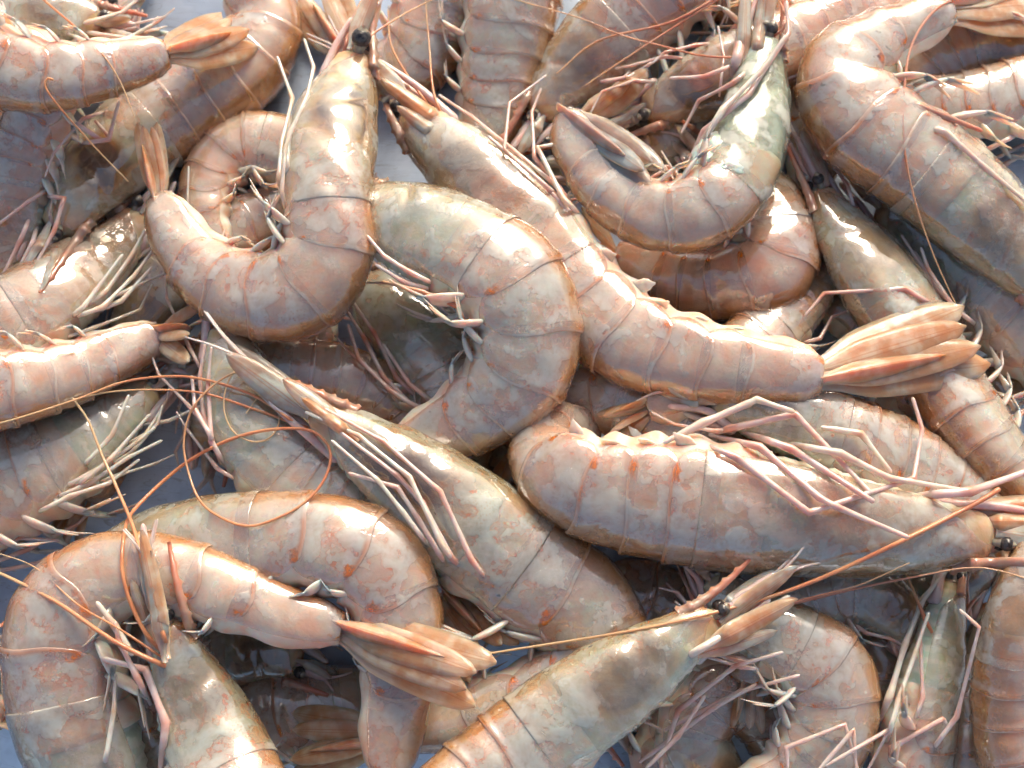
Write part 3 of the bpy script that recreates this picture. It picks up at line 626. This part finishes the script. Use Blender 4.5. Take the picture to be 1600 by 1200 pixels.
    for mx_, my_, rx_, ry_, an_, mm_ in meat:
        f = np.linspace(0.03, math.pi-0.03, 16); g = np.linspace(0, 2*math.pi, 25)[:-1]; ph_ = R.uniform(0, 6.28, 4)
        X = np.sin(f)[:, None]*np.cos(g); Y = np.sin(f)[:, None]*np.sin(g); Z = np.broadcast_to(np.cos(f)[:, None], X.shape)
        lump = 1+0.13*np.sin(5*X+ph_[0])*np.cos(4*Y+ph_[1])+0.08*np.sin(11*X+7*Z+ph_[2])+0.06*np.sin(13*Y-6*X+ph_[3])
        ca, sa = math.cos(math.radians(an_)), math.sin(math.radians(an_)); x_, y_ = X*lump*rx_, Y*lump*ry_
        zc = hmax(mx_, my_, 8); rz_ = min(rx_, ry_)*mpp*0.75
        P = at(mx_+x_*ca-y_*sa, my_+x_*sa+y_*ca, zc-rz_*0.75+Z*lump*rz_)
        mb = MB(); mb.grid(P, np.zeros(3), True, True, True); mb.obj('exposed_meat', M[mm_], root, org, col)
    for a_ in ant: late.append((a_, root, org, col, px, hw, z))
    return root

# ------------------------------------------------------------------ the heap, from the tray upwards
def S(label, pts, dors, **k): return shrimp('raw_shrimp', label, pts, dors, **k)
# deep ones, seen only in the gaps
S('shadowed shrimp deep below the large curled one in the middle', [(1120,560,30),(1060,600,55),(980,640,70),(900,660,65),(830,700,55),(790,760,45),(760,820,32)], 1, dark=.5, pink=.2, flat=True)
S('shadowed brown shrimp in the gap under the straight pink tail', [(1290,760,28),(1200,720,55),(1100,680,70),(1010,640,70),(930,620,60),(870,640,45),(840,690,32)], -1, dark=.6, pink=.3, flat=True)
S('dark shrimp at the bottom edge behind the head with red snout', [(700,1050,28),(620,1090,55),(520,1110,70),(430,1120,70),(370,1160,60),(330,1210,50),(320,1270,35)], 1, dark=.6, pink=.4, flat=True)
S('shrimp low in the dark gap beside the upside-down shrimp', [(1560,860,28),(1500,900,50),(1430,950,65),(1390,1030,65),(1400,1110,58),(1450,1180,48),(1510,1220,34)], -1, dark=.6, pink=.3, flat=True)
S('dark shrimp buried under the four tails at upper middle', [(900,250,28),(980,230,55),(1060,200,65),(1150,160,65),(1230,170,58),(1270,230,48),(1260,300,34)], -1, dark=.7, pink=.3, flat=True)
S('shadowed shrimp whose reddish tail shows under the curled pair', [(330,700,28),(340,640,50),(370,570,60),(400,500,62),(440,470,55),(480,500,42),(510,545,32)], 1, tail=(598,640), pink=.75, dark=.4, nleg=3, flat=True)
S('shrimp deep in the right gap under the leg tangle', [(1620,560,28),(1560,600,50),(1500,640,62),(1440,620,62),(1380,560,56),(1340,500,46),(1290,470,32)], 1, dark=.6, pink=.3, flat=True)
S('reddish shrimp in the dark top right corner under a tail', [(1640,90,28),(1580,80,50),(1520,70,60),(1450,100,60),(1410,140,50),(1400,190,42),(1430,240,30)], -1, dark=.5, pink=.7, flat=True)
S('shadowed shrimp along the left edge under the red shelled head', [(-60,420,28),(-20,480,50),(40,560,62),(100,610,60),(150,660,52),(160,720,44),(130,780,30)], -1, dark=.6, pink=.4, flat=True)
S('dark shrimp under the top left tail lying over bare metal', [(180,20,25),(120,60,45),(60,120,55),(20,200,58),(0,290,52),(20,360,42),(60,400,28)], 1, dark=.6, pink=.6, flat=True)
S('dark brown shrimp in the gap under the bottom right legs', [(1230,1010,26),(1180,1040,50),(1110,1080,66),(1060,1140,66),(1040,1210,58),(1070,1280,46),(1120,1320,32)], -1, dark=.6, pink=.5, flat=True)
S('shadowed shrimp lying behind the bottom edge between two heads', [(1180,1280,26),(1120,1220,50),(1080,1150,62),(1130,1080,62),(1190,1110,56),(1220,1180,44),(1200,1240,30)], 1, dark=.5, pink=.4, flat=True)
S('shadowed shrimp whose small tail shows below the big one on its back', [(960,1130,26),(920,1070,48),(930,990,60),(990,930,60),(1060,960,54),(1075,1000,42),(1062,965,30)], -1, dark=.5, pink=.7, tail=(1055,870), nleg=2, flat=True)
S('brown shrimp in shade right below the big one on its back', [(1440,1010,24),(1400,960,46),(1340,925,60),(1270,930,60),(1210,960,52),(1180,1010,42),(1170,1070,30)], 1, dark=.5, pink=.4, nleg=2, flat=True)
S('dark shrimp in the hollow behind the red toothed snout', [(470,1040,26),(420,1020,48),(360,1020,60),(290,1030,62),(230,1010,56),(190,960,44),(190,910,30)], -1, dark=.5, pink=.35, nleg=2, flat=True)
S('shadowed shrimp below the hooked one between two tails', [(180,560,22),(215,500,44),(250,450,52),(300,400,54),(370,360,54),(430,330,46),(470,290,32)], 1, dark=.4, pink=.45, nleg=2, flat=True)
S('shadowed shrimp in the gap left of the straight shrimp with white legs', [(1290,400,22),(1270,440,44),(1230,490,56),(1180,540,58),(1120,590,54),(1060,620,44),(1010,640,30)], 1, dark=.5, pink=.5, nleg=2, flat=True)
S('dark shrimp in the hollow between the loops and the middle curl', [(300,560,22),(370,560,44),(440,580,56),(510,590,58),(580,610,52),(630,650,42),(670,690,30)], -1, dark=.5, pink=.6, nleg=3, flat=True)
S('dark leggy shrimp at the left edge just above the bottom arch', [(-20,830,24),(-60,860,46),(-110,900,60),(-130,980,60),(-100,1050,54),(-50,1100,44),(10,1120,30)], 1, dark=.5, pink=.5, nleg=2, legs=[[(-40,890),(40,860),(120,820),(140,800)],[(-40,900),(60,880),(140,850)],[(-40,880),(30,840),(90,845)]], flat=True)
S('dark shrimp in the hollow under the bottom left arch', [(350,1290,24),(290,1230,46),(235,1170,58),(205,1100,58),(200,1040,50),(225,990,40),(260,960,28)], -1, dark=.4, pink=.5, nleg=3, flat=True)
S('shadowed pinkish shrimp between the legs and the pink one at bottom right', [(1560,940,24),(1550,1000,46),(1530,1080,58),(1525,1160,60),(1540,1240,52),(1580,1300,42),(1630,1330,28)], -1, dark=.4, pink=.6, nleg=3, flat=True)
# lower layer
S('pale greenish shrimp cut by the top left corner', [(160,38,24),(110,30,42),(40,30,62),(-40,40,66),(-110,70,60),(-160,120,46),(-170,180,32)], 1, pink=.1, pale=.6, legmat='legw',
  legs=[[(120,40),(190,20),(225,-10)],[(130,50),(200,60),(235,40)],[(100,50),(170,80),(240,90)]])
S('shrimp with red stained head at the left edge', [(5,440,24),(18,370,48),(30,300,56),(45,230,56),(70,150,50),(60,90,44),(20,60,30)], -1, pink=.85, dark=.2, nleg=2,
  legs=[[(55,320),(30,380),(0,440),(-30,480)],[(62,340),(45,400),(15,450),(-10,500)],[(60,360),(20,440),(-15,470)]])
S('grey shrimp in shade below the straight pink tail', [(1110,625,26),(1170,635,48),(1260,665,66),(1350,705,74),(1440,745,68),(1520,800,54),(1570,850,36)], -1, pink=.1, pale=.6, dark=.4, nleg=2)
S('pale green shrimp at the right edge below the top right tail', [(1800,90,26),(1730,110,50),(1640,140,62),(1560,160,60),(1490,165,50),(1440,162,42),(1400,165,30)], 1, pink=.1, pale=.75,
  legs=[[(1600,205),(1540,235),(1480,250),(1440,245)],[(1600,225),(1550,250),(1500,262)],[(1620,230),(1560,262),(1520,290)]], nleg=1)
S('pink abdomen cropped by the top edge right of the open head', [(1010,-150,26),(1020,-90,50),(1080,-45,60),(1170,-20,62),(1270,-15,60),(1350,-50,48),(1390,-100,32)], 1, pink=.65, pale=.3)
S('rounded pinkish abdomen at the top edge next to the black eye', [(800,-170,28),(760,-110,55),(710,-40,68),(672,40,68),(640,95,60),(590,105,46),(545,85,34)], -1, pink=.35, pale=.6, tail=(478,-30), cf=.34)
S('grey white abdomen standing upright at the top centre', [(870,-220,28),(850,-150,58),(820,-60,72),(795,30,76),(780,110,68),(768,180,58),(750,250,38)], -1, pink=.08, pale=.62, lat=.8, roll=12)
S('brownish pink shrimp slanting down from the top edge', [(838,185,22),(870,140,44),(930,85,70),(1000,20,76),(1080,-50,70),(1150,-110,54),(1190,-170,36)], -1, pink=.75, pale=.3, dark=.3, roll=20, blades=[(930,185,1012,108,24,'tail'),(905,180,985,128,14,'tail')],
  legs=[[(930,130),(985,120),(1045,80)],[(940,140),(1000,140),(1050,115)]], nleg=3)
S('orange tinged shrimp wedged left of the open green head', [(1005,175,22),(1060,150,46),(1130,115,60),(1210,80,62),(1290,40,56),(1360,20,46),(1420,0,32)], 1, pink=.7, dark=.8, nleg=3)
S('curled pink shrimp between two others at upper left', [(560,300,26),(510,255,52),(440,235,56),(370,235,54),(328,285,46),(322,345,40),(345,395,28)], 1, pink=.5, pale=.35, cf=.4, dark=.1)
S('grey shrimp seen through the curl of the middle one', [(548,430,24),(590,470,52),(650,530,72),(700,600,74),(720,670,62),(700,730,50),(650,770,34)], -1, pink=.08, pale=.72, dark=.1, nleg=2, legmat='leg', cf=.5,
  legs=[[(670,640),(620,590),(585,520),(550,470)],[(660,650),(600,590),(570,530),(545,490)],[(680,655),(610,610),(560,560),(545,510)],[(690,640),(640,600),(600,540)]])
S('shrimp with tangled pale legs at the left edge below the pink tail', [(245,605,22),(185,650,46),(100,715,78),(10,760,88),(-80,790,80),(-150,770,60),(-190,720,40)], 1, pink=.2, pale=.6, dark=.2, legmat='legw', nleg=4,
  legs=[[(80,772),(150,735),(215,690),(240,670)],[(60,790),(140,755),(200,715),(250,690)],[(100,775),(170,720),(232,650)],[(40,810),(110,775),(170,755),(215,720)],[(120,740),(175,680),(200,620)]])
S('grey shrimp hanging head up between the curled one and the loops of antenna', [(350,505,26),(362,570,52),(395,660,80),(455,735,84),(540,800,76),(630,860,58),(690,930,38)], -1, pink=.05, pale=.5, dark=.25, nleg=3, legmat='leg', cf=.45,
  legs=[[(345,725),(318,650),(312,590),(320,540)],[(360,740),(330,690),(325,600),(330,545)],[(340,700),(305,640),(300,590)]])
S('grey head with crossed legs under the large right shrimp', [(1375,315,24),(1430,365,46),(1510,435,64),(1600,515,72),(1690,590,68),(1770,660,54),(1820,730,36)], -1, pink=.12, pale=.62, dark=.1, roll=25, nleg=2,
  legs=[[(1520,500),(1470,460),(1430,395)],[(1500,490),(1455,440),(1410,370)],[(1540,520),(1490,480),(1450,420),(1440,390)]])
S('long straight grey shrimp slanting down under the orange tail', [(1278,292,22),(1305,345,46),(1365,430,72),(1430,530,76),(1495,630,70),(1560,715,60),(1625,790,42)], 1, pink=.1, pale=.55, dark=.5, roll=38, nleg=1,
  legs=[[(1481,491),(1414,451),(1288,458),(1260,491)]], cf=.42)
S('shrimp with reddish flank and white legs at left centre', [(222,330,22),(180,385,46),(110,445,68),(30,500,74),(-60,540,70),(-130,560,56),(-190,560,38)], 1, pink=.55, pale=.4, dark=.1, legmat='legw', nleg=3, cf=.5,
  legs=[[(120,492),(165,455),(205,400),(232,350)],[(140,490),(190,470),(235,420)],[(105,500),(160,480),(210,430),(240,390)],[(100,505),(130,480),(190,400)]])
S('long shrimp running from the dark head up to the top left bend', [(88,365,30),(130,300,56),(205,222,74),(295,158,78),(380,95,74),(412,30,60),(372,-25,46)], 1, pink=.35, pale=.4, dark=.9, roll=14, nleg=2, cf=.4,
  legs=[[(100,180),(160,220),(172,215),(150,190)],[(120,225),(170,218),(185,160)],[(66,305),(100,310),(85,360),(60,405)]])
S('pink tail pointing right across the top left', [(-260,-40,26),(-200,-10,52),(-120,50,74),(-30,95,68),(70,118,56),(170,105,45),(262,82,30)], 1, pink=.4, pale=.35, tail=(388,38), spread=.8)
S('pink abdomen pointing its tail at the curled shrimp from the left edge', [(-290,560,28),(-230,600,56),(-140,620,78),(-40,612,70),(70,592,56),(170,556,45),(252,520,28)], 1, pink=.4, pale=.35, tail=(322,500), spread=2.2)
S('pink shrimp cropped by the right edge at the bottom', [(1640,820,28),(1620,890,56),(1600,990,76),(1590,1090,80),(1600,1190,76),(1640,1270,60),(1700,1320,40)], 1, pink=.95, pale=.25, roll=30, nleg=2)
S('greyish white curled abdomen at bottom right below the antennae', [(1110,900,26),(1150,950,48),(1220,1000,66),(1285,1050,78),(1290,1130,80),(1240,1210,68),(1150,1250,46)], -1, pink=.12, pale=.78, cf=.33)
S('upside-down shrimp with legs spread at bottom right', [(1487,905,20),(1475,975,42),(1450,1080,62),(1425,1190,74),(1400,1290,72),(1360,1370,56),(1300,1410,38)], -1, roll=-35, pink=.15, pale=.6, dark=.1, nleg=0, legmat='leg',
  legs=[dict(p=[(1365,1150),(1390,1088),(1414,1007),(1442,937),(1491,876)],r=.0016,m='legw'), dict(p=[(1435,1200),(1495,1120),(1530,980),(1502,955)],r=.0012),
        dict(p=[(1390,1205),(1393,1168),(1474,1123),(1478,1130)],r=.0014), dict(p=[(1463,1000),(1446,969),(1413,888)],r=.0009,m='antenna'),
        dict(p=[(1420,1150),(1442,1090),(1438,1000),(1440,985)],r=.0011), dict(p=[(1231,1205),(1229,1168),(1320,1132),(1341,1205)],r=.0011),
        dict(p=[(1278,1205),(1334,1140),(1338,1205)],r=.0011), dict(p=[(1292,1196),(1390,1139),(1355,1205)],r=.001),
        dict(p=[(1380,1180),(1405,1090),(1430,1020),(1450,960)],r=.0013,m='legw')],
  ant=[dict(p=[(1236,944),(1337,920),(1425,902),(1530,887),(1610,905)],r=.00055,m='pale_antenna')])
# the main ones
S('small curled pink shrimp tucked under the open green one', [(1100,250,26),(1150,290,52),(1200,345,70),(1205,415,72),(1130,440,60),(1040,430,52),(960,400,36)], -1, pink=.95, pale=.35, cf=.33, tail=(900,350))
S('long shrimp with black eye and straight tail ending in the orange fan at right', [(632,168,26),(672,208,44),(745,275,66),(830,360,76),(905,455,78),(985,527,76),(1090,560,66),(1190,575,56),(1283,585,44)], 1, pink=.42, pale=.6, dark=.35, cf=.43,
  tail=(1548,522), spread=.5, rost=(592,130), nleg=0, swim=.55, blades=[(705,205,594,122,15,'tail'),(690,215,620,165,12,'scale')],
  legs=[[(915,345),(870,290),(793,227),(737,182),(688,150)],[(918,360),(860,300),(800,245),(765,215)],dict(p=[(900,330),(788,234),(796,161),(852,119)],r=.001),dict(p=[(860,280),(835,245),(831,175),(845,140)],r=.001),
        dict(p=[(920,350),(880,310),(840,230),(870,225)],r=.0014,m='legw')],
  ant=[dict(p=[(672,185),(667,164),(639,122),(611,70),(606,15)],r=.0007),dict(p=[(700,200),(679,150),(670,63),(663,-20)],r=.0006)])
S('large bent shrimp at the right with its tail in the top corner', [(1660,470,36),(1600,400,64),(1510,315,82),(1420,240,84),(1345,180,84),(1318,120,74),(1370,70,54),(1485,18,32)], -1, pink=.22, pale=.5, dark=.4, cf=.42, roll=8,
  tail=(1625,-15), nleg=0, legs=[dict(p=[(1418,189),(1477,206),(1544,266),(1610,320)],r=.0016,m='legw'),dict(p=[(1414,157),(1477,182),(1530,203)],r=.0018,m='rostrum')],
  ant=[dict(p=[(1510,-12),(1460,17),(1425,70),(1413,140),(1413,227),(1428,308),(1460,402),(1500,490)],r=.0006,m='pale_antenna')])
S('small curled shrimp at upper right with a gaping green head', [(1195,55,22),(1188,120,44),(1172,200,62),(1150,275,62),(1095,325,62),(1030,335,56),(960,300,50),(908,232,44),(888,178,32)], -1, pink=.3, pale=.6, dark=1.0, cf=.40, tail=(1035,272), spread=.25, tailmat='grey_tail', carmat='clear', headmat='green_flesh', meat=[(1112,238,44,26,-48,'pale_green'),(1140,262,30,20,0,'pale_green')], blades=[(1162,118,1166,-25,13,'scale'),(1180,110,1195,-25,11,'scale')],
  nleg=0, legs=[dict(p=[(1075,255),(1100,205),(1170,147),(1232,52),(1229,5)],r=.0015),dict(p=[(1180,100),(1145,130),(1092,157),(1066,206)],r=.0012),dict(p=[(1085,240),(1130,170),(1190,110),(1225,60)],r=.0016,m='legw'),
        dict(p=[(1145,115),(1155,77),(1163,-10)],r=.0026),dict(p=[(1124,150),(1131,87),(1122,42)],r=.0008),dict(p=[(1150,100),(1100,120),(1050,122)],r=.0013)],
  ant=[dict(p=[(1205,60),(1225,42),(1222,10),(1200,-20)],r=.0006,m='pale_antenna'),dict(p=[(1180,80),(1148,89),(1092,86),(1040,73),(975,56),(905,28),(800,-2)],r=.0005,m='pale_antenna'),
       dict(p=[(1130,-10),(1052,33),(930,66),(870,115)],r=.0007,m='pale_antenna'),dict(p=[(1120,0),(1010,70),(915,133)],r=.0006,m='pale_antenna')])
S('large grey pink shrimp curled in the middle of the heap', [(548,322,30),(578,334,52),(635,356,74),(715,390,84),(790,440,92),(822,510,88),(805,585,84),(745,640,68),(670,682,50),(615,705,36)], -1, pink=.12, pale=.8, dark=.1, cf=.34,
  nleg=2, tail=(540,760), legs=[[(690,450),(640,425),(600,400),(575,370)],[(680,455),(630,440),(590,415)],dict(p=[(735,520),(715,480),(660,455),(600,440)],r=.0009,m='pale_antenna')])
S('shrimp with red pointed snout slanting down through the centre', [(485,640,24),(540,680,44),(630,745,74),(730,825,94),(830,900,98),(905,955,92),(930,1020,82),(870,1075,72),(780,1105,60),(690,1125,50),(590,1150,36)], -1, pink=.08, pale=.55, dark=.75, cf=.40,
  tail=(440,1165), rost=(446,592), nleg=0, roll=10, blades=[(540,672,442,592,16,'scale'),(560,690,470,620,10,'tail')],
  legs=[[(781,934),(737,875),(688,768),(600,690),(510,640)],[(747,916),(705,871),(660,785),(621,743),(534,677)],[(710,905),(653,810),(621,761),(548,740)],dict(p=[(730,910),(690,850),(640,745),(560,680),(480,645)],r=.0012,m='legw'),
        dict(p=[(690,880),(630,800),(590,750),(520,690)],r=.0011,m='legw')],
  ant=[dict(p=[(480,668),(465,663),(402,621),(332,596),(280,588),(196,596),(119,624),(0,661),(-60,672)],r=.00065),dict(p=[(470,672),(455,661),(385,635),(315,614),(245,609),(175,612),(115,624)],r=.0006)])
S('broad abdomen arching over the lower left beneath the pink tail', [(120,930,26),(180,890,56),(270,860,72),(370,850,80),(490,848,80),(580,880,84),(618,960,74),(622,1050,62),(612,1130,54),(605,1215,40)], -1, pink=.25, pale=.75, dark=.1, cf=.36, nleg=2, swim=.62, tail=(590,1340))
S('large shrimp arching over the bottom left with its orange tail fan toward the centre', [(210,1400,36),(180,1310,70),(140,1190,98),(105,1070,100),(105,970,92),(165,905,72),(255,900,66),(345,925,60),(440,962,50),(535,985,38)], -1, pink=.42, pale=.45, dark=.2, cf=.34,
  tail=(768,1072), spread=.45, legs=[dict(p=[(161,1210),(178,1112),(180,1056)],r=.0013,m='legw')], nleg=1)
S('green grey head slanting up to the right along the bottom', [(1125,962,24),(1068,1000,48),(960,1072,78),(850,1150,88),(740,1235,86),(650,1310,74),(570,1370,58),(500,1400,40)], 1, pink=.08, pale=.7, dark=.45, cf=.44, roll=18, rost=(1172,873), nleg=0, blades=[(1095,1015,1246,936,17,'tail'),(1090,1025,1215,985,12,'scale')], 
  legs=[dict(p=[(1060,1035),(1145,983),(1229,934)],r=.0019,m='legw'),[(1040,1140),(1155,1081),(1246,1056)],[(1000,1190),(1110,1110),(1180,1070)],[(1040,1170),(1060,1110),(1150,1040),(1220,1020)],dict(p=[(1010,1200),(1060,1150),(1100,1090)],r=.0012)],
  ant=[dict(p=[(1160,990),(1236,944),(1340,915),(1420,880)],r=.0006,m='pale_antenna')])
S('big shrimp on its back at right with folded pink legs', [(1560,838,30),(1500,835,50),(1380,825,74),(1240,805,94),(1110,785,104),(1000,770,98),(910,752,82),(855,712,64),(870,668,44),(920,672,30),(965,690,20)], -1, pink=.55, pale=.72, dark=.15, cf=.52, roll=-8,
  nleg=0, blades=[(1520,800,1640,782,18,'tail'),(1530,815,1640,815,14,'tail')], tail=(1040,740), spread=.4, swim=.4, drop=[(0,0),(.78,0),(.88,-.008),(1,-.022)],
  legs=[dict(p=[(1040,690),(1100,660),(1170,630),(1182,624),(1236,642)],r=.0019,m='legw'),dict(p=[(1110,680),(1138,670),(1243,647),(1358,768)],r=.0017),dict(p=[(1072,682),(1152,715),(1264,801),(1428,747),(1441,670),(1427,625)],r=.0016,r1=.0009),
        dict(p=[(1110,680),(1187,698),(1281,778),(1310,793),(1415,838)],r=.0017),dict(p=[(1162,675),(1236,701),(1362,782)],r=.0019),dict(p=[(1215,690),(1313,708),(1390,747),(1516,768)],r=.0017,m='legw'),
        dict(p=[(1285,668),(1345,677),(1390,735)],r=.0016,m='legw'),dict(p=[(1430,775),(1516,768),(1610,735)],r=.0022)],
  ant=[dict(p=[(1560,765),(1545,775),(1420,840),(1240,920),(1040,975),(760,1022)],r=.0010,r1=.0005)])
S('shrimp curled in a hook at upper left with black eye and upright tail', [(557,80,24),(545,120,42),(522,190,68),(510,265,76),(512,330,74),(512,395,74),(465,450,78),(400,458,72),(335,430,62),(285,375,50),(250,308,33)], -1, pink=.38, pale=.55, dark=.8, cf=.36, roll=6,
  tail=(226,184), spread=.25, eye=2, rost=(578,-25), nleg=0, legmat='legw',
  legs=[dict(p=[(455,335),(436,280),(440,224),(457,154),(434,91)],r=.0013),dict(p=[(462,320),(447,280),(452,210),(480,150),(490,105),(476,63)],r=.0012),dict(p=[(450,345),(440,300),(446,230),(470,170)],r=.001)],
  ant=[dict(p=[(548,100),(572,63),(621,28),(690,-8)],r=.0006),dict(p=[(535,95),(545,50),(560,10),(580,-25)],r=.0009,m='pale_antenna'),
       dict(p=[(63,-5),(150,73),(185,122),(210,182)],r=.0005),dict(p=[(82,124),(74,122),(70,133),(133,213),(200,283)],r=.0005)])
S('head with red toothed snout pointing up at bottom left', [(258,968,22),(275,1025,46),(310,1110,74),(350,1210,90),(400,1310,90),(460,1400,76),(530,1460,58),(600,1490,40)], -1, pink=.12, pale=.65, dark=.3, cf=.40, rost=(264,846), nleg=0, blades=[(262,1030,220,828,15,'tail'),(250,1025,205,905,11,'scale'),(258,1035,236,860,12,'scale')],
  legs=[dict(p=[(206,1022),(178,976),(154,945)],r=.0018,m='legw'),dict(p=[(250,1205),(259,1130),(227,1046),(165,1030)],r=.0019),dict(p=[(235,1100),(215,1060),(185,1000),(180,975)],r=.0014),dict(p=[(268,1035),(245,955),(224,825)],r=.0021)],
  ant=[dict(p=[(270,1035),(225,985),(192,900),(195,830),(203,806),(245,761),(297,719),(367,684),(437,670),(490,675),(515,702),(511,740),(483,779),(437,808),(385,822),(332,801),(311,780),(295,740),(287,690),(300,640),(330,605),(370,582),(405,590),(430,620),(436,660),(420,685),(395,690),(365,675),(350,640),(355,600),(375,570),(395,562),(410,580),(408,610),(385,645)],r=.0008,r1=.0003),
       dict(p=[(268,1030),(235,930),(210,830),(182,761),(158,708),(137,656),(115,624)],r=.0010,r1=.0005),dict(p=[(278,1050),(182,1004),(88,941),(0,896),(-40,880)],r=.0010,r1=.0007),dict(p=[(272,1040),(190,985),(122,945),(52,885),(-10,862)],r=.0005)])
# ---- antennae laid over the finished heap
for a_, root, org, col, bpx, bhw, bz_ in late:
    q = catmull(a_['p'], max(30, 9*len(a_['p']))); L = np.linalg.norm(np.diff(q, axis=0), axis=1).sum(); q = resample(q, int(max(24, L/7)))
    r0 = a_['r']*0.58; r1 = a_.get('r1', a_['r']*0.5)*0.5
    zz = drape(q, r0, 0.0003, smooth=5); ni = int(np.linalg.norm(bpx-q[0], axis=1).argmin())
    if np.linalg.norm(bpx[ni]-q[0]) < max(40, bhw[ni]*1.4): f = np.linspace(0, 1, 6)**1.4; zz[:6] = np.minimum(zz[:6], bz_[ni]*(1-f)+zz[5]*f)
    rad = np.linspace(r0, r1, len(q))
    mb = MB(); mb.tube(at(q[:, 0], q[:, 1], zz), rad, 7); mb.obj('antenna', M[a_.get('m', 'antenna')], root, org, col)

def flake_material():
    m, nt, b = new_mat('clear_flake'); nb = NB(nt); p = nb.pos(); n2 = nb.noise(p, 260, 2, 0.6)
    finish(nb, b, (0.62, 0.63, 0.62), 0.15, nb.bump(n2, 0.0005, 0.8), sss=0.0, coat_rough=0.03)
    tr = nt.nodes.new('ShaderNodeBsdfTransparent'); mx = nt.nodes.new('ShaderNodeMixShader')
    nb.put(mx.inputs[0], nb.math('ADD', 0.02, nb.mul(n2, 0.22))); nb.l.new(tr.outputs[0], mx.inputs[1]); nb.l.new(b.outputs[0], mx.inputs[2]); nb.l.new(mx.outputs[0], nt.nodes['Material Output'].inputs[0])
    return m
fm = flake_material()
for fx, fy, fr_, lab in [(1012,742,20,'round clear flake on the broad flank of the shrimp on its back'),(1152,782,22,'pear shaped clear flake near the folded legs of the shrimp on its back'),(893,748,17,'small clear flake at the left end of the shrimp on its back'),
        (793,868,22,'ring shaped clear flake beside the white legs of the centre shrimp'),(862,908,24,'larger clear flake on the belly side of the centre shrimp'),(962,965,20,'clear flake on the lower bend of the centre shrimp'),
        (368,702,15,'clear flake on the grey shrimp under the antenna loops'),(824,487,17,'clear flake on the outer bend of the large middle curl'),(1172,1122,18,'wet clear flake on the curled abdomen at bottom right'),(455,400,16,'clear flake inside the hooked shrimp curl at upper left')]:
    t_ = np.linspace(0, 2*math.pi, 25)[:-1]; j = rng.uniform(0, 6.28, 3); rr = fr_*(1+0.14*np.sin(2*t_+j[0])+0.07*np.sin(3*t_+j[1])+0.04*np.sin(5*t_+j[2]))
    rows = []
    for f in (0.03, 0.4, 0.75, 0.95, 1.0):
        x, y = fx+rr*f*np.cos(t_), fy+rr*f*np.sin(t_); zz = np.array([hmax(a, b, 4) for a, b in zip(x, y)]); rows.append((x, y, zz))
    zc = max(r[2].max() for r in rows[:3]); P = [at(x, y, np.maximum(zz, zz.mean()-0.0004)+0.0003*(1.2-f)) for (x, y, zz), f in zip(rows, (0.03, .4, .75, .95, 1.0))]
    P = np.stack(P+[P[-1]-np.array([0, 0, 0.0003])]); o_ = P.reshape(-1, 3).mean(0)
    mb = MB(); mb.grid(P, np.zeros(3), True, True, False); f_ = mb.obj('shell_flake', fm, None, o_, (1, 1, 1, 1)); f_.location = o_
    f_['label'] = lab; f_['category'] = 'flake'; f_['group'] = 'loose shell flakes'
